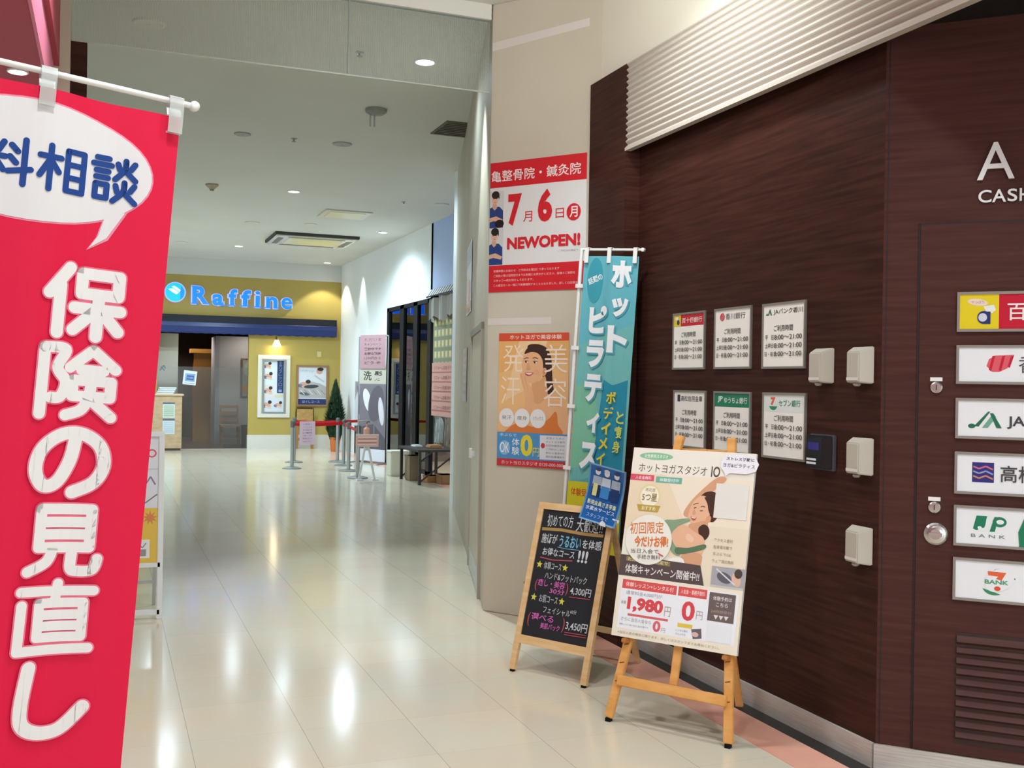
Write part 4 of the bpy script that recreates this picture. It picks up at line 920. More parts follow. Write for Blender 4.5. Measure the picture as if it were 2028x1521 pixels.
wl = thing('wall_lettering', 'raised white ATM lettering with a smaller line below, above the door', 'lettering', (*dpt(0), 2.22), RZ_DOOR)
LW = mat('#e4e4e2', 0.35); LS = mat('#a9a7a4', 0.4)
letter3d('letter', 'A', 0.334, 0.464, 0.088, 0.230, 0.012, LW, 0.0, wl, LS)
letter3d('letter', 'T', 0.56, 0.67, 0.088, 0.230, 0.012, LW, 0.0, wl, LS)
letter3d('letter', 'M', 0.76, 0.90, 0.088, 0.230, 0.012, LW, 0.0, wl, LS)
for k, (ch, x0, x1) in enumerate((('C', .340, .386), ('A', .388, .436), ('S', .441, .474), ('H', .482, .520), ('C', .56, .606), ('O', .612, .66), ('R', .668, .704), ('N', .712, .752), ('E', .762, .792), ('R', .80, .836))):
    letter3d('letter', ch, x0, x1, 0.002, 0.050, 0.008, LW, 0.012, wl, LS)

# ================================================================== WHITE SIGN STAND (left, behind the red banner)
ws = thing('sign_stand', 'white metal sign stand with a yellow edged poster half hidden behind the red banner', 'sign stand', (0.03, 6.81, 0))
WM = mat('#dedfdd', 0.35)
for x in (-0.30, 0.30):
    MB().box(x - 0.017, x + 0.017, -0.014, 0.014, 0.0, 1.15, WM).build('post', ws, bevel=0.003)
MB().box(-0.317, 0.317, -0.016, 0.016, 1.135, 1.168, WM).build('top_rail', ws, bevel=0.003)
MB().box(-0.30, 0.30, -0.014, 0.014, 0.325, 0.352, WM).build('lower_rail', ws)
MB().box(-0.30, 0.30, -0.014, 0.014, 0.03, 0.058, WM).build('bottom_rail', ws)
for x in (-0.285, 0.285): MB().bar((x, 0.015, 1.10), (x, 0.42, 0.0), 0.022, 0.018, mat('#b9bab6', 0.4), (0, 1, 0)).build('rear_post', ws)
MB().box(-0.28, 0.28, 0.33, 0.35, 0.16, 0.18, mat('#b9bab6', 0.4)).build('rear_rail', ws)
sh = Sheet(0.565, 0.785, 565, 785, '#d9d9dd', 0.35, 0.006)
sh.ell(525, 105, 28, 26, '#c8434f'); sh.ell(525, 105, 19, 17, '#e2cfd2'); sh.text('脱毛', 60, 60, 420, 220, '#5b4f7c', 0.03); sh.line([(470, 330), (520, 250), (548, 300)], 9, '#7b6b8f'); sh.line([(480, 420), (560, 360)], 7, '#6b6170'); sh.rect(0, 200, 565, 206, '#bfc0c8')
sh.rect(0, 445, 565, 785, '#dcb63c'); sh.star(520, 505, 46, '#d07a3a', 9); sh.text('開店記念', 60, 500, 420, 600, '#b23a2e', 0.03); sh.rect(430, 640, 520, 755, '#e2e2dc'); sh.rect(452, 700, 500, 742, '#8b8b88'); sh.line([(455, 665), (478, 690), (500, 660)], 6, '#77777a')
sh.build('poster_panel', ws, (0.0, -0.004, 0.352))

# ================================================================== YELLOW SHOP FRONT
BLUE = mat('#0a5cf2', 0.35, 0, 1.6); HALO = mat('#a9a6ee', 0.4, 0, 0.6)
lt = thing('shop_sign_lettering', 'glowing blue shop name in serif letters on the yellow wall', 'lettering', (1.66, EW, 3.09))
S = 0.0033
def zx(v): return (v - 258) * S
for ch, a, b_, z0, z1, bold, srf in (('R', 258, 368, 0, .385, .04, [(258, 300, 0), (335, 372, 0), (258, 290, 1)]), ('a', 383, 462, -.01, .235, .04, [(440, 468, 0)]), ('f', 485, 548, 0, .36, .04, [(485, 535, 0)]), ('f', 565, 636, -.005, .355, .04, [(565, 618, 0)]),
                                     ('i', 655, 695, -.01, .345, .018, [(648, 702, 0)]), ('n', 725, 808, -.015, .235, .04, [(718, 762, 0), (778, 814, 0)]), ('e', 825, 903, -.02, .235, .025, [])):
    z0 -= (a - 258) * 0.00003; z1 -= (a - 258) * 0.00003
    L_ = letter3d('letter', ch, zx(a + 4), zx(b_ - 4), z0, z1, 0.06, BLUE, bold, lt, mat('#d8dcf5', 0.4, 0, 0.5), y=-0.01)
    for (sa, sb_, up) in srf:
        zz = z0 if not up else z1 - 0.022
        MB().box(zx(sa), zx(sb_), -0.066, -0.012, zz, zz + 0.022, BLUE).build('serif', L_)
    letter3d('letter_rim', ch, zx(a) - 0.008, zx(b_) + 0.008, z0 - 0.012, z1 + 0.012, 0.03, HALO, bold + 0.018, L_, HALO, y=-0.008)
lg = thing('round_shop_emblem', 'round glowing blue emblem beside the shop name on the yellow wall', 'emblem', (1.33, EW, 3.10))
mb = MB(); mb.lathe([(0.215, -0.005), (0.215, -0.075), (0.19, -0.08), (0.01, -0.081)], HALO, (0, 0, 0.222), 36, 'y'); mb.build('rim', lg)
sh = Blob(0.40, 0.40, 200, 200, '#2a9be0', 0.3, 0.002, dz=0.001)
EB = mat('#159be8', 0.35, 0, 1.1); EW2 = mat('#c9f2f2', 0.35, 0, 1.0); EB2 = mat('#1d6fe8', 0.35, 0, 1.1)
sh.ell(100, 100, 98, 98, EB, n=36); sh.poly([(30, 70), (70, 62), (140, 104), (112, 124), (60, 96)], EW2); sh.poly([(62, 44), (92, 36), (156, 78), (142, 96), (96, 70)], EW2); sh.poly([(160, 30), (192, 80), (186, 140), (152, 178), (150, 90)], EB2)
sh.build('emblem_face', lg, (0, -0.084, 0.022))

aw = thing('awning', 'dark blue roller awning above the yellow shop entrance', 'awning', (0, EW, 2.86))
MB().box(0.9, 4.76, -0.10, 0.0, -0.16, -0.005, mat('#090e22', 0.6)).build('cassette', aw)
mb = MB(); pr = [(-0.08, -0.12), (-0.105, -0.16), (-0.125, -0.24), (-0.125, -0.36), (-0.12, -0.385)]; vs = []; xs = [0.9 + 3.86 * i / 40 for i in range(41)]
for i, x in enumerate(xs):
    for (y, z) in pr: vs.append((x, y, z - (0.012 if (i % 2 and z < -0.37) else 0)))
k = len(pr); mb.add(vs, [(i * k + j, i * k + j + 1, (i + 1) * k + j + 1, (i + 1) * k + j) for i in range(40) for j in range(k - 1)], mat('#142a66', 0.4)); mb.build('fabric', aw)
MB().box(4.755, 4.765, -0.12, 0.0, -0.38, -0.005, mat('#101f4d', 0.5)).build('end_cap', aw)

lp = thing('wall_lamp', 'small lit wall lamp with a white shade on the yellow wall', 'lamp', (3.45, EW, 2.20))
MB().tube([(0, 0, 0.20), (0, -0.06, 0.24), (0, -0.12, 0.22), (0, -0.13, 0.17)], 0.010, mat('#5a4a2c', 0.4, 0.5)).build('bracket', lp)
MB().lathe([(0.04, 0.175), (0.065, 0.12), (0.10, 0.03), (0.09, 0.03), (0.055, 0.12), (0.03, 0.165)], mat('#fff3d2', 0.4, 0, 1.3), (0, -0.13, 0), 16).build('lamp_shade', lp)
pl_ = bpy.data.lights.new('lamp_bulb', 'POINT'); pl_.energy = 2.2; pl_.color = (1, 0.88, 0.6); pl_.shadow_soft_size = 0.03
po = bpy.data.objects.new('lamp_bulb', pl_); COL.objects.link(po); po.parent = lp; po.location = (0, -0.13, 0.0)

def picture(name, x0, x1, z0, z1, frame_m, fwid, draw, label, uw, uh, depth=0.04, inner=None):
    t = thing(name, label, 'framed poster', ((x0 + x1) / 2, EW, z0)); W, H = x1 - x0, z1 - z0; a = W / 2
    mb = MB(); mb.box(-a, a, -depth, 0, 0, fwid, frame_m).box(-a, a, -depth, 0, H - fwid, H, frame_m).box(-a, -a + fwid, -depth, 0, fwid, H - fwid, frame_m).box(a - fwid, a, -depth, 0, fwid, H - fwid, frame_m)
    mb.build('frame', t, bevel=0.004)
    w2 = W - 2 * fwid; h2 = H - 2 * fwid
    if inner:
        g = 0.035; mb = MB(); b2 = w2 / 2
        mb.box(-b2, b2, -depth - .008, -.004, fwid, fwid + g, inner).box(-b2, b2, -depth - .008, -.004, H - fwid - g, H - fwid, inner).box(-b2, -b2 + g * 1.3, -depth - .008, -.004, fwid + g, H - fwid - g, inner).box(b2 - g * 1.3, b2, -depth - .008, -.004, fwid + g, H - fwid - g, inner)
        mb.build('inner_frame', t)
    s = Sheet(w2, h2, uw, uh, '#dfe4ec', 0.4, 0.004); draw(s); s.build('printed_poster', t, (0, -0.012, fwid))
def body_photo(s, x, y, k):
    s.ell(x, y, 24 * k, 16 * k, '#d9a78f', rot=25); s.ell(x + 16 * k, y - 20 * k, 12 * k, 12 * k, '#3b2b2c'); s.ell(x - 20 * k, y + 6 * k, 16 * k, 10 * k, '#7d7396', rot=20); s.ell(x + 6 * k, y + 14 * k, 22 * k, 7 * k, '#e7c4b0', rot=20)
def p1(s):
    s.rect(10, 10, 145, 340, '#dde8f0'); body_photo(s, 70, 90, 1.7); body_photo(s, 80, 230, 1.9); s.rect(10, 345, 145, 510, '#e3ddd8'); body_photo(s, 80, 420, 1.9); s.rect(10, 515, 290, 700, '#d9dee6'); body_photo(s, 70, 610, 2.0); body_photo(s, 210, 610, 1.7)
    s.rect(190, 10, 270, 450, '#20305e')
    for i, ch in enumerate('全身リフレクソロジー'): s.text(ch, 208, 22 + i * 42, 250, 58 + i * 42, '#8ea0cf', 0.0, res=1)
    s.rect(160, 465, 290, 505, '#dcd6b4')
picture('framed_poster', 3.071, 3.769, 0.68, 2.045, mat('#e2ddd0', 0.45), 0.09, p1, 'tall massage poster in a white frame below the wall lamp', 300, 720, inner=mat('#9a9e9c', 0.35, 0.3))
def p2(s):
    s.text('リラクゼーション', 16, 30, 150, 60, '#8a96ae'); s.ell(196, 50, 30, 36, '#d9a78f'); s.ell(204, 24, 30, 22, '#2f2527'); s.line([(150, 100), (205, 150), (240, 180)], 14, '#c7b9c6'); s.poly([(0, 240), (60, 190), (130, 180), (200, 200), (260, 240), (260, 380), (0, 380)], '#b9b4b4'); body_photo(s, 60, 220, 2.0); s.ell(120, 240, 70, 22, '#3f4a52', rot=-5); s.ell(60, 330, 50, 18, '#5a6a72', rot=10)
    for i in range(6): s.line([(20 + i * 38, 280), (60 + i * 38, 340)], 6, ('#e7e7ea', '#8f8a8c')[i % 2])
    s.rect(0, 392, 260, 462, '#2a3566'); s.text('ほぐしコース', 40, 410, 200, 444, '#aab3d6', 0.01)
picture('framed_poster', 3.904, 4.613, 0.925, 1.845, mat('#9a7550', 0.5), 0.045, p2, 'massage poster in a brown wooden frame to the left of the conifer', 260, 462)

bd = thing('wooden_sign_stand', 'brown wooden board stand leaning on the yellow wall behind the hanging pink notice', 'sign stand', (4.08, 22.86, 0))
MB().box(-0.20, 0.20, -0.02, 0.02, 0.50, 0.90, WOOD_TAN).build('board', bd, bevel=0.02)
for x in (-0.17, 0.17): MB().box(x - 0.03, x + 0.03, -0.02, 0.02, 0.0, 0.52, mat('#a8763c', 0.5)).build('leg', bd)
MB().box(-0.17, 0.17, -0.015, 0.015, 0.18, 0.24, mat('#a8763c', 0.5)).build('stretcher', bd)
o = Sheet(0.09, 0.12, 100, 100, '#d9c98f').build('wall_note', None, (4.402, EW - 0.004, 2.03)); tag(o, 'small pale yellow note on the yellow wall under the awning', 'note')

# conifer in a pot
cf = thing('potted_conifer', 'small dark conifer in an orange pot at the corner of the yellow shop', 'plant', (4.56, 21.9, 0))
MB().lathe([(0.085, 0), (0.115, 0.28), (0.125, 0.28), (0.125, 0.31), (0.105, 0.31), (0.10, 0.27)], mat('#cc6f33', 0.6), n=20).build('pot', cf)
MB().tube([(0, 0, 0.26), (0, 0, 0.6), (0, 0, 1.3)], 0.018, mat('#4a3626', 0.8), 8, 0.006).build('trunk', cf)
mb = MB(); rnd = random.Random(3)
for i in range(2600):
    z = 0.30 + 1.26 * (1 - (1 - rnd.random()) ** 0.62); t = (z - 0.30) / 1.26
    rr = (0.10 + 0.16 * min(1, t / 0.28)) * (1 - t) ** 0.85 * (1.25 if t > 0.28 else 1.1) + 0.012
    a = rnd.random() * 2 * PI; r0 = rr * (0.35 + 0.5 * rnd.random()); r1 = rr * (0.85 + 0.35 * rnd.random()); dz = 0.05 + 0.05 * rnd.random()
    p0 = Vector((r0 * math.cos(a), r0 * math.sin(a), z - dz)); p1_ = Vector((r1 * math.cos(a + .1), r1 * math.sin(a + .1), z + 0.02))
    sd = Vector((-math.sin(a), math.cos(a), rnd.uniform(-.5, .5))) * 0.016
    mb.add([p0 + sd, p0 - sd, p1_], [(0, 1, 2)], LEAF)
mb.build('foliage', cf)

# shop inside
ct = thing('reception_counter', 'pale wooden reception counter with two flyers on its front in the yellow shop', 'counter', (1.14, 22.56, 0))
MB().box(-0.38, 0.34, 0.0, 0.40, 0.05, 1.14, noise_mat('counter_wood', '#b79a76', '#c6ab87', (3, 3, 9), 2, 3, 0.5)).box(-0.36, 0.32, 0.02, 0.38, 0, 0.05, mat('#55473a')).build('body', ct)
MB().box(-0.40, 0.375, -0.03, 0.42, 1.14, 1.18, mat('#d3bd98', 0.4)).build('worktop', ct, bevel=0.008)
def fly(z, c, lb):
    s = Sheet(0.24, 0.32, 100, 130, '#ccd6d0'); s.rect(0, 0, 100, 14, '#56607a'); [s.rect(10, 26 + 16 * k, 90, 34 + 16 * k, c) for k in range(6)]
    tag(s.build('flyer', None, (1.22, 22.554, z), 0), lb, 'flyer')
fly(0.68, '#9fb58f', 'upper green tinted flyer on the front of the reception counter'); fly(0.34, '#b7c2d6', 'lower bluish flyer on the front of the reception counter')
ps = thing('paper_stack', 'untidy stack of white papers on the reception counter', 'papers', (1.16, 22.72, 1.18))
for k in range(4): MB().box(-0.17, 0.17, -0.1, 0.1, k * 0.035, k * 0.035 + 0.028, mat('#d5d8da')).build('sheet_pile', ps, (0.01 * k, 0, 0), 0.1 * (k - 2))
dr = Sheet(0.2, 0.22, 100, 100, '#cfc6b2'); dr.line([(20, 80), (60, 30), (80, 60)], 14, '#54828a'); dr.line([(30, 40), (70, 80)], 10, '#3f6f78')
tag(dr.build('wall_decal', None, (1.13, 23.444, 1.62)), 'small teal decal on the pale partition above the counter', 'decal')
tag(MB().box(1.0, 2.872, 23.035, 23.039, 0.02, 1.756, CLEAR_FILM).build('plastic_curtain'), 'clear plastic sheet closing the yellow shop entrance', 'curtain')
s = Sheet(0.27, 0.30, 100, 110, '#dfe6ec'); s.rect(14, 22, 88, 84, '#8fa8c9'); s.rect(26, 36, 80, 72, '#3a63a8'); s.text('CLOSED', 30, 48, 76, 60, '#dbe4f0'); s.line([(14, 98), (88, 98)], 4, '#8f98a6'); o = s.build('paper_notice', None, (1.645, 23.028, 1.37), None); o.rotation_euler = (0, math.radians(6), 0); tag(o, 'white paper with a blue square hung on the clear plastic sheet', 'notice')
cb_ = thing('tall_cabinet', 'tall orange cabinet at the back of the dim yellow shop', 'cabinet', (2.23, 25.9, 0)); MB().box(-0.28, 0.28, 0, 0.3, 0, 2.12, mat('#b0782a', 0.6)).build('body', cb_); MB().box(-0.36, 0.32, -0.03, 0.33, 2.12, 2.22, mat('#c98f3c', 0.6)).build('top', cb_)
ic = thing('wall_picture', 'dark picture on the grey wall inside the yellow shop', 'picture', (3.15, 24.595, 1.08)); MB().box(-0.25, 0.25, -0.02, 0, 0, 0.91, mat('#6d5547')).build('frame', ic)
s = Sheet(0.42, 0.83, 100, 200, '#8a8d86'); s.rect(0, 140, 100, 180, '#a8794e'); s.ell(60, 100, 30, 34, '#2b2a2c'); s.ell(30, 50, 24, 40, '#9aa79c'); s.build('print', ic, (0, -0.022, 0.04))
ch = thing('ladder_back_chair', 'wooden ladder back chair inside the dim yellow shop', 'chair', (2.62, 24.1, 0)); CW = mat('#9a7453', 0.5)
for x in (-0.19, 0.19):
    MB().bar((x, 0.18, 0), (x, 0.22, 0.92), 0.035, 0.035, CW, (0, 1, 0)).build('leg', ch); MB().bar((x, -0.18, 0), (x, -0.18, 0.44), 0.035, 0.035, CW, (0, 1, 0)).build('leg', ch)
MB().box(-0.22, 0.22, -0.21, 0.21, 0.44, 0.475, mat('#b98f68', 0.5)).build('seat', ch)
for z in (0.56, 0.70, 0.84): MB().box(-0.18, 0.18, 0.20, 0.22, z, z + 0.07, CW).build('back_slat', ch)
for z in (0.16, 0.28): MB().box(-0.18, 0.18, -0.19, -0.17, z, z + 0.03, CW).build('stretcher', ch)
wb = thing('waste_bin', 'dark brown bin beside the entrance inside the yellow shop', 'bin', (2.96, 23.8, 0)); MB().lathe([(0.11, 0), (0.13, 0.48), (0.115, 0.48), (0.10, 0.02)], mat('#5d3719', 0.5), n=18).build('body', wb)

# ================================================================== QUEUE POSTS
def post(x, y, label):
    t = thing('queue_post', label, 'barrier post', (x, y, 0), 0, 'queue posts with red belts')
    MB().lathe([(0.16, 0), (0.16, 0.012), (0.10, 0.03), (0.04, 0.04)], mat('#8d9290', 0.35, 0.6), n=24).build('base', t, smooth=False)
    MB().tube([(0, 0, 0.03), (0, 0, 0.72)], 0.03, mat('#a3a8a5', 0.3, 0.6), 14).build('post', t)
    MB().lathe([(0.036, 0.70), (0.038, 0.72), (0.038, 0.80), (0.03, 0.82)], mat('#6d716f', 0.35, 0.5), n=14).build('belt_head', t)
    return t
def belt(t, p0, p1, z0=0.755, z1=0.755, h=0.05):
    o = t.location; mb = MB(); a = Vector((p0[0] - o.x, p0[1] - o.y, z0)); b2 = Vector((p1[0] - o.x, p1[1] - o.y, z1)); d = (b2 - a); 
    pts = [a + d * i / 6 - Vector((0, 0, 0.02 * math.sin(PI * i / 6))) for i in range(7)]; vs = []
    for p in pts: vs += [p - Vector((0, 0, h / 2)), p + Vector((0, 0, h / 2))]
    mb.add(vs, [(2 * i, 2 * i + 1, 2 * i + 3, 2 * i + 2) for i in range(6)], mat('#bf141c', 0.5)); return mb.build('belt', t)
A = post(2.965, 17.75, 'grey queue post standing alone at the left end of the red belt'); A2 = post(3.217, 19.05, 'grey queue post just behind the lone left one')
B1 = post(4.015, 19.05, 'farthest grey queue post, beside the orange flower pot'); B2 = post(3.953, 18.23, 'second farthest grey queue post in the receding row'); B3 = post(3.792, 17.09, 'second nearest grey queue post in the receding row'); B4 = post(3.654, 15.81, 'nearest grey queue post, just left of the sanitiser stand')
belt(A, (2.965, 17.75), (3.953, 18.23)); belt(A2, (3.217, 19.05), (4.015, 19.05)); belt(B2, (3.953, 18.23), (3.792, 17.09)); belt(B3, (3.792, 17.09), (3.654, 15.81)); belt(B1, (4.015, 19.05), (4.80, 19.2), 0.755, 0.80)
s = Sheet(0.30, 0.40, 100, 130, '#dcc6d2', 0.4, 0.003); s.rect(8, 6, 92, 124, '#dfc3d6')
for i, t3 in enumerate(('お客様へ', 'ソーシャル', 'ディスタンス', 'にご協力を', 'お願いします', '間隔をあけて', 'お並びください')): s.text(t3, 20, 12 + i * 16, 80, 20 + i * 16, '#5c4a58' if i in (2, 3) else '#8a6f86', 0.02 if i in (2, 3) else 0, res=1)
tag(s.build('hanging_notice', None, (3.235, 17.84, 0.40), math.radians(20)), 'pink paper notice hanging from the red belt', 'notice')
s = Sheet(0.20, 0.24, 100, 120, '#dcc0cc', 0.4, 0.003); [s.rect(12, 16 + 20 * k, 88, 26 + 20 * k, '#b890a4') for k in range(5)]
tag(s.build('hanging_notice', None, (3.70, 16.10, 0.22), math.radians(-95)), 'narrow pink notice low down behind the nearest queue post', 'notice')

# hand sanitiser stand
hs = thing('sanitiser_stand', 'white legged stand with a pink sign and pump bottle beside the queue posts', 'stand', (3.705, 15.45, 0))
WP = mat('#dcdcd6', 0.4)
for sx in (-1, 1):
    MB().bar((sx * 0.025, 0, 0.52), (sx * 0.12, -0.03, 0.02), 0.032, 0.02, WP, (0, 1, 0)).build('leg', hs); MB().box(sx * 0.12 - 0.045, sx * 0.12 + 0.05, -0.10, 0.05, 0.0, 0.022, WP).build('foot', hs)
MB().box(-0.03, 0.03, 0.0, 0.02, 0.45, 0.72, WP).build('column', hs)
s = Sheet(0.35, 0.19, 175, 95, '#e2b4a8', 0.4, 0.012); [s.rect(14, 18 + 14 * k, 160, 25 + 14 * k, '#c9776b' if k % 2 else '#f0dcd6') for k in range(5)]; s.rect(0, 0, 175, 8, '#efd9d2'); s.build('sign_board', hs, (0, -0.03, 0.51))
MB().lathe([(0.05, 0.70), (0.05, 0.78), (0.03, 0.80), (0.014, 0.81), (0.014, 0.86)], mat('#dba48c', 0.35), (0, 0.02, 0), 14).build('pump_bottle', hs)
MB().tube([(0, 0.02, 0.86), (0, 0.02, 0.885), (0.05, 0.02, 0.89)], 0.008, mat('#33363a')).build('pump_head', hs)
mb = MB(); mb.tube([(-0.12, 0.05, 0.70), (-0.12, 0.05, 0.90), (0.02, 0.05, 0.91), (0.12, 0.05, 0.86), (0.12, 0.05, 0.70)], 0.008, mat('#aab0ad', 0.3)); mb.build('bottle_holder', hs)

# ================================================================== FAR RIGHT: wall picture, banner stand, shop goods
s = Sheet(2.6, 1.50, 260, 150, '#a39aa6', 0.4, 0.004)
s.rect(0, 0, 260, 150, '#9d95a0'); s.poly([(0, 40), (40, 0), (90, 20), (120, 90), (60, 110), (0, 90)], '#d9d9e2'); s.ell(60, 40, 24, 34, '#55505a', rot=30); s.line([(20, 10), (60, 70), (90, 40)], 8, '#6e6672'); s.poly([(90, 30), (160, 0), (230, 10), (260, 70), (220, 140), (130, 120)], '#736b74'); s.ell(170, 60, 26, 44, '#beb8c2', rot=20); s.poly([(0, 92), (60, 96), (130, 120), (190, 150), (0, 150)], '#2f2a35'); s.poly([(180, 60), (230, 50), (250, 140), (200, 130)], '#4d4852')
tag(s.build('wall_graphic', None, (4.876, 20.15, 0.0), RZ_RIGHT), 'large grey photograph covering the lower white wall', 'wall graphic')
bs = thing('banner_stand', 'wire banner stand with a pink notice above a grey hair photograph', 'banner stand', (4.575, 18.66, 0), math.radians(-62))
mt = mat('#a7abb0', 0.3, 0.4)
for x in (-0.40, 0.40): MB().tube([(x, 0, 0), (x, 0, 2.34)], 0.012, mt, 8).build('post', bs)
MB().tube([(-0.40, 0, 2.34), (0.40, 0, 2.34)], 0.012, mt, 8).build('top_bar', bs)
for x in (-0.40, 0.40): MB().box(x - 0.02, x + 0.02, -0.25, 0.25, 0, 0.02, mt).build('foot', bs)
s = Sheet(0.72, 1.72, 72, 172, '#776f77', 0.4, 0.004); s.rect(0, 0, 72, 30, '#bcb6a5'); s.text('洗 髪', 10, 6, 62, 24, '#3c3a38', 0.02); s.poly([(0, 30), (72, 30), (72, 140), (0, 140)], '#756d76'); s.ell(22, 60, 10, 22, '#e0dde2', rot=-20); s.ell(46, 66, 20, 34, '#5d565f', rot=15); s.ell(60, 80, 7, 26, '#d6d1d8', rot=-8); s.poly([(0, 110), (40, 104), (72, 130), (72, 150), (0, 150)], '#544e58'); s.rect(0, 150, 72, 172, '#dcdde6'); s.build('photo_panel', bs, (0, -0.01, 0.04))
s = Sheet(0.70, 0.62, 70, 62, '#ab868b', 0.5, 0.004); [s.text(t3, 12, 6 + 8.5 * i, 58, 11.5 + 8.5 * i, '#6d4a50', 0.03 if i in (2, 3) else 0, res=1) for i, t3 in enumerate(('ただいま', 'キャンペーン', '実施中です', 'お得な料金', '1,500円から', 'どうぞ'))]
s.build('pink_notice', bs, (0, -0.025, 1.74))

# goods behind the shop glass
def hung(x, y, z0, z1, w, c, label, stripes=None, rz=RZ_RIGHT, seed=0):
    r = random.Random(seed); mb = MB(); n = 9; vs = []
    H = z1 - z0
    for j in range(7):
        for i in range(n):
            u = -w / 2 + w * i / (n - 1); zz = z1 - H * j / 6; sp = 0.55 + 0.45 * min(1, j / 1.2)
            vs.append((u * sp, 0.03 * math.sin(i * 1.7 + j * 0.5 + seed), zz - z0 + (0.02 * math.cos(i) if j in (0, 6) else 0)))
    fs = [(j * n + i, j * n + i + 1, (j + 1) * n + i + 1, (j + 1) * n + i) for j in range(6) for i in range(n - 1)]
    mb.add(vs, fs, mat(c, 0.8))
    t = thing('hanging_garment', label, 'garment', (x, y, z0), rz, 'clothes in the black framed shop'); mb.build('fabric', t, smooth=True)
    MB().tube([(0, 0.02, H + 0.10), (0.02, 0.02, H + 0.06), (0, 0.02, H), (-0.12, 0.02, H - 0.02)], 0.006, mat('#7a7a7a')).build('hanger', t)
cr2 = thing('clothes_rail', 'steel clothes rail behind the black framed shop panes', 'clothes rail', (5.23, 17.3, 0), RZ_RIGHT)
for x in (-1.35, 1.25): MB().tube([(x, 0.02, 0), (x, 0.02, 2.06)], 0.014, mat('#8d9092', 0.3, 0.6), 10).build('post', cr2)
for z in (2.06, 1.06): MB().tube([(-1.35, 0.02, z), (1.25, 0.02, z)], 0.012, mat('#8d9092', 0.3, 0.6), 10).build('rail', cr2)
hung(5.23, 17.3, 1.12, 1.96, 0.6, '#aebfc4', 'pale blue garment hanging behind the middle shop pane', seed=1)
hung(5.23, 17.1, 0.36, 0.96, 0.5, '#9fb4bb', 'grey blue garment hanging low behind the middle shop pane', seed=2)
hung(5.23, 16.45, 1.12, 1.96, 0.55, '#c9a7a6', 'rose garment hanging behind the nearest shop pane', seed=3)
hung(5.23, 16.5, 0.3, 0.96, 0.5, '#a99a98', 'taupe garment hanging low behind the nearest shop pane', seed=4)
hung(5.23, 18.3, 1.12, 1.96, 0.6, '#6f7f88', 'dark grey garment hanging behind the farthest shop pane', seed=5)
for y, z0, w, h, c, lb in ((16.35, 1.75, 0.34, 0.28, '#d9c4c2', 'pale notice stuck high inside the nearest shop pane'), (17.25, 1.30, 0.34, 0.36, '#cfdada', 'white notice stuck inside the middle shop pane'), (16.4, 0.55, 0.36, 0.34, '#c4b4b4', 'grey pink notice stuck low inside the nearest shop pane'), (18.2, 0.75, 0.4, 0.4, '#b9b9aa', 'cream notice stuck low inside the farthest shop pane')):
    s = Sheet(w, h, 100, 100, c, 0.5, 0.003); [s.rect(12, 14 + 18 * k, 88, 22 + 18 * k, '#8e8280') for k in range(4)]; tag(s.build('window_notice', None, (4.92, y, z0), RZ_RIGHT), lb, 'notice')

# striped awning edge, grey drape, plaid cloth, pink price sheet
sa = thing('striped_awning', 'black and white striped awning edge over the open shop front', 'awning', (4.87, 14.0, 2.88), RZ_RIGHT)
mb = MB(); n = 60; L0 = 2.0
for i in range(n):
    x0 = -L0 + (2 * L0) * i / n; x1 = x0 + 2 * L0 / n; k = 0.06
    mb.add([(x0, -0.10, 0), (x1, -0.10, 0), (x1 - k, -0.005, 0.12), (x0 - k, -0.005, 0.12)], [(0, 1, 2, 3)], mat('#15161a', 0.6) if i % 2 else mat('#dcdcda', 0.6))
mb.build('striped_fabric', sa); MB().box(-L0, L0, -0.105, -0.085, -0.02, 0.0, mat('#1a1b1f', 0.5)).build('edge_bar', sa)
mb = MB(); vs = []; n = 60
for i in range(n + 1):
    x = -1.3 + 2.6 * i / n
    for z in (0.34, 0.0): vs.append((x, 0.03 * math.sin(i * 1.3) + 0.02 * math.sin(i * 0.6), z + (0.05 * math.sin(i * 0.9) if z == 0 else 0)))
mb.add(vs, [(2 * i, 2 * i + 1, 2 * i + 3, 2 * i + 2) for i in range(n)], mat('#a8a6a0', 0.8)); tag(mb.build('gathered_drape', None, (4.82, 14.7, 2.50), RZ_RIGHT, smooth=True), 'gathered grey drape under the striped awning', 'drape')
s = Sheet(1.9, 0.80, 190, 80, '#b7ae8a', 0.8, 0.004)
for k in range(10): s.rect(k * 19, 0, k * 19 + 7, 80, '#8d9072')
for k in range(5): s.rect(0, k * 17 + 3, 190, k * 17 + 9, '#7f8468')
for k in range(10): [s.rect(k * 19 + 9, j * 17 + 10, k * 19 + 17, j * 17 + 18, '#d8c78e') for j in range(4)]
tag(s.build('plaid_cloth', None, (4.885, 15.0, 1.80), RZ_RIGHT), 'green and cream plaid cloth hanging under the grey drape', 'cloth')
s = Sheet(1.5, 0.84, 150, 84, '#c9968a', 0.5, 0.004)
for k in range(5): s.rect(0, 14 + k * 15, 150, 16 + k * 15, '#a9605a'); s.text('リフォーム各種 承ります', 14, 5 + k * 15.5, 120, 11 + k * 15.5, '#8d4f4a', 0.0, res=1)
tag(s.build('price_sheet', None, (4.87, 15.2, 0.975), RZ_RIGHT), 'large pink price sheet hanging under the plaid cloth', 'sign')

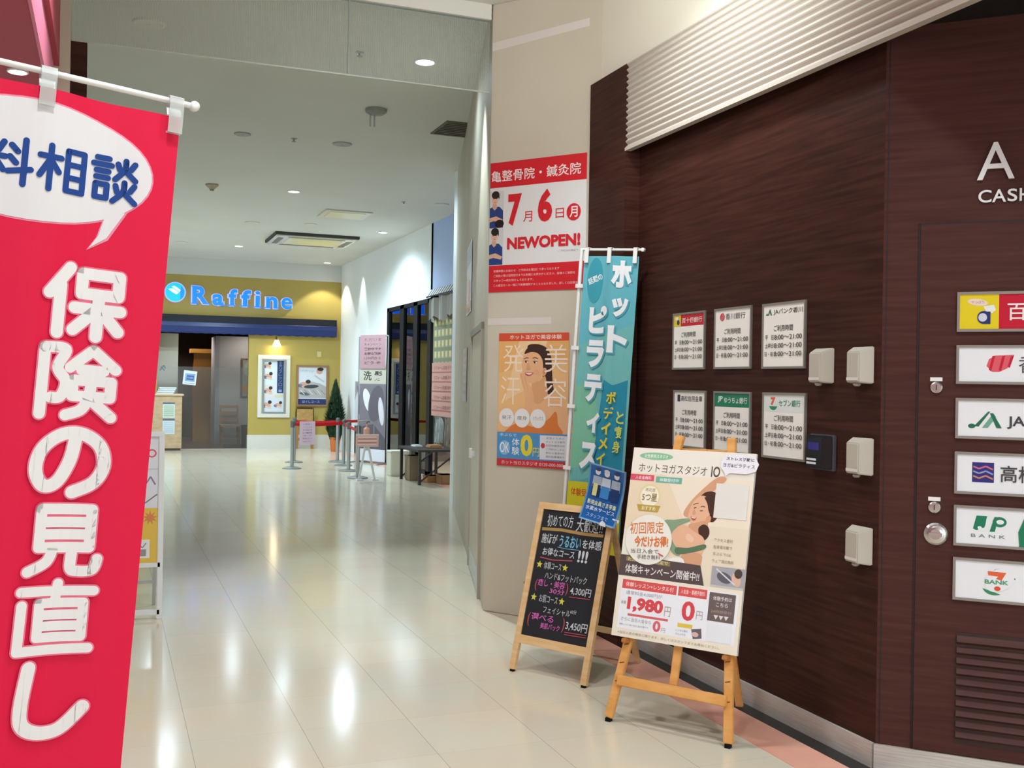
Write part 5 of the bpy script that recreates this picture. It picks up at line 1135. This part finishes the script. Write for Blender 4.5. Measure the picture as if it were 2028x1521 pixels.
bx = thing('storage_box', 'cream white box on the floor in front of the black framed shop', 'box', (4.385, 16.15, 0)); MB().box(-0.15, 0.15, -0.14, 0.14, 0, 0.385, mat('#d8d6c2', 0.5)).build('body', bx, bevel=0.012); MB().box(-0.155, 0.155, -0.145, 0.145, 0.375, 0.405, mat('#e2e1d2', 0.45)).build('lid', bx, bevel=0.008)
tbl = thing('display_bench', 'low dark bench at the open shop front beside the cream box', 'bench', (4.56, 15.05, 0)); DK = mat('#2a2019', 0.5)
MB().box(-0.32, 0.32, -0.55, 0.55, 0.485, 0.515, DK).build('top', tbl)
for x in (-0.28, 0.28):
    for y in (-0.5, 0.5): MB().box(x - 0.02, x + 0.02, y - 0.02, y + 0.02, 0, 0.485, DK).build('leg', tbl)
for y in (-0.5, 0.5): MB().bar((-0.27, y, 0.05), (0.27, y, 0.45), 0.02, 0.02, DK, (0, 1, 0)).build('brace', tbl)
for (x, y, w, d_, h, c, lb) in ((4.40, 15.35, 0.16, 0.14, 0.38, '#86735a', 'brown box under the bench nearest the cream box'), (4.62, 15.0, 0.24, 0.12, 0.10, '#c08a52', 'orange tray under the middle of the bench'), (4.72, 14.70, 0.2, 0.14, 0.14, '#9b7448', 'tan basket under the near end of the bench')):
    t = thing('storage_tub', lb, 'container', (x, y, 0)); MB().box(-w / 2, w / 2, -d_, d_, 0, h, mat(c, 0.6)).build('body', t, bevel=0.01); MB().box(-w / 2 - .006, w / 2 + .006, -d_ - .006, d_ + .006, h - 0.02, h, mat(c, 0.45)).build('rim', t)
for (x, y, w, h, c, lb) in ((4.42, 15.2, 0.13, 0.035, '#d9dcdc', 'folded white cloth on the bench top'), (4.62, 14.95, 0.2, 0.05, '#b98a62', 'folded tan cloth on the bench top')):
    tag(MB().box(-w / 2, w / 2, -0.12, 0.12, 0, h, mat(c, 0.8)).build('folded_cloth', None, (x, y, 0.515), bevel=0.012), lb, 'cloth')
hung(4.86, 15.5, 0.56, 0.95, 0.34, '#9fa5a0', 'grey garment hanging above the bench below the pink sheet', seed=6)
hung(4.88, 15.1, 0.55, 0.96, 0.3, '#8a8274', 'olive grey garment hanging above the bench', seed=7)
hung(4.86, 14.75, 0.56, 0.92, 0.25, '#8c4f3a', 'rust brown garment hanging at the near end of the bench', seed=8)

# ================================================================== CEILING FIXTURES
LIT = mat('#fbfdff', 0.4, 0, 6.0)
def downlight(x, y, z, label, lit=True, r=0.088):
    t = thing('downlight', label, 'ceiling light', (x, y, z), 0, 'lit ceiling downlights')
    MB().lathe([(r, 0.0), (r, -0.008), (r * 0.86, -0.010), (r * 0.84, -0.002)], mat('#e3e3de', 0.4), n=28).build('trim_ring', t)
    MB().lathe([(r * 0.85, -0.004), (0.004, -0.006)], LIT, n=28).build('lamp_face', t)
downlight(2.348, 8.02, 4.08, 'largest lit downlight, seen through the glass smoke screen')
downlight(2.346, 14.25, 4.08, 'lit downlight in the middle of the ceiling beyond the screen'); downlight(2.348, 20.56, 4.08, 'lit downlight farthest down the middle row, above the shop sign')
downlight(4.40, 17.44, 4.08, 'lit downlight beside the far right white wall'); downlight(4.453, 22.50, 4.08, 'lit downlight in the corner above the yellow shop')
downlight(-0.428, 5.634, 3.0, 'lit downlight in the dark pink soffit at the upper left', r=0.05)
# speakers and blank covers
for x, y, r, lb in ((0.25, 7.98, 0.115, 'round pale ceiling speaker at the upper left behind the glass screen'), (1.292, 11.16, 0.085, 'round grey ceiling speaker left of the pale one in the second row'), (2.35, 11.16, 0.105, 'round cream ceiling speaker right of the grey one in the second row'), (2.195, 17.37, 0.12, 'round ceiling speaker left of the air conditioning unit'), (4.479, 14.32, 0.11, 'round ceiling speaker near the far right wall'), (1.29, 20.5, 0.11, 'round ceiling speaker near the end wall'), (3.1, 17.1, 0.1, 'round ceiling speaker between the two air conditioning units')):
    t = thing('ceiling_speaker', lb, 'ceiling speaker', (x, y, 4.08), 0, 'round ceiling speakers'); cc = '#a3a29c' if 'grey' in lb else '#d9d6c8'
    MB().lathe([(r, 0), (r, -0.010), (r * 0.9, -0.014)], mat(cc, 0.5), n=28).build('rim', t); MB().lathe([(r * 0.9, -0.010), (0.004, -0.015)], mat('#95948e' if 'grey' in lb else '#cfccbe', 0.6), n=28).build('grille', t)
for x, y, lb in ((1.812, 8.0, 'small sprinkler head behind the glass screen'), (1.827, 11.15, 'small sprinkler head between the two second row speakers'), (3.928, 14.37, 'small sprinkler head near the far right wall')):
    t = thing('sprinkler', lb, 'sprinkler', (x, y, 4.08), 0, 'ceiling sprinklers'); MB().lathe([(0.035, 0), (0.035, -0.006), (0.012, -0.010), (0.010, -0.03)], mat('#a9a9a4', 0.3, 0.5), n=14).build('escutcheon', t); MB().lathe([(0.024, -0.032), (0.024, -0.036)], mat('#8f8f8a', 0.3, 0.5), n=12).build('deflector', t)
t = thing('smoke_detector', 'grey ceiling sensor with dangling strips just beyond the glass screen', 'ceiling sensor', (2.34, 9.607, 4.08)); MB().lathe([(0.10, 0), (0.10, -0.03), (0.07, -0.05), (0.01, -0.055)], mat('#8f8f8a', 0.5), n=22).build('body', t); MB().box(-0.07, 0.06, -0.02, 0.02, -0.035, -0.028, mat('#3a3a3a')).build('vent_ring', t)
for x in (-0.055, -0.015): MB().box(x - 0.008, x + 0.008, -0.003, 0.0, -0.17, -0.04, glass_mat('clear_tag', '#dfe3e3', 0.25, 0.1)).build('strip', t)
t = thing('gas_detector', 'small beige cone shaped sensor on the ceiling left of the middle downlight', 'ceiling sensor', (1.267, 14.23, 4.08)); MB().lathe([(0.085, 0), (0.085, -0.02), (0.05, -0.05), (0.02, -0.08), (0.004, -0.082)], mat('#b0a184', 0.5), n=20).build('body', t); MB().lathe([(0.03, -0.06), (0.028, -0.085)], mat('#8d7d5c'), n=12).build('sensor_tip', t)
t = thing('ceiling_vent', 'brown louvred vent in the ceiling beside the pillar', 'vent', (3.28, 10.0, 4.08)); MB().box(-0.20, 0.20, -0.28, 0.28, -0.012, 0, mat('#6f6656', 0.6)).build('frame', t)
for k in range(8): MB().box(-0.18, 0.18, -0.25 + k * 0.065, -0.22 + k * 0.065, -0.02, -0.012, mat('#5b5345', 0.6)).build('slat', t)
t = thing('air_conditioner', 'large ceiling air conditioning cassette with its shaded sides coloured dark', 'air conditioner', (3.43, 18.82, 4.08)); PN = mat('#e2dfcf', 0.25)
MB().box(-0.74, 0.74, -0.64, 0.64, -0.05, 0, mat('#3c3a35', 0.6)).build('body', t); MB().box(-0.72, 0.72, -0.62, 0.62, -0.075, -0.05, PN).build('panel', t, bevel=0.01); MB().box(-0.46, 0.46, -0.38, 0.38, -0.082, -0.075, mat('#efe6b6', 0.3)).build('grille', t)  # side shade put into the body colour, yellow wall's reflection into the grille
for (x0, x1, y0, y1) in ((-0.5, 0.5, -0.56, -0.47), (-0.5, 0.5, 0.47, 0.56), (-0.66, -0.56, -0.4, 0.4), (0.56, 0.66, -0.4, 0.4)): MB().box(x0, x1, y0, y1, -0.079, -0.074, mat('#7d776a', 0.5)).build('air_slot', t)
t = thing('air_conditioner', 'smaller flush ceiling air conditioning panel nearer than the large one', 'air conditioner', (3.39, 15.83, 4.08)); MB().box(-0.36, 0.36, -0.36, 0.36, -0.02, 0, mat('#dcdacd', 0.3)).build('panel', t, bevel=0.006); MB().box(-0.27, 0.27, -0.27, 0.27, -0.026, -0.02, mat('#e6dfc0', 0.3)).build('grille', t)
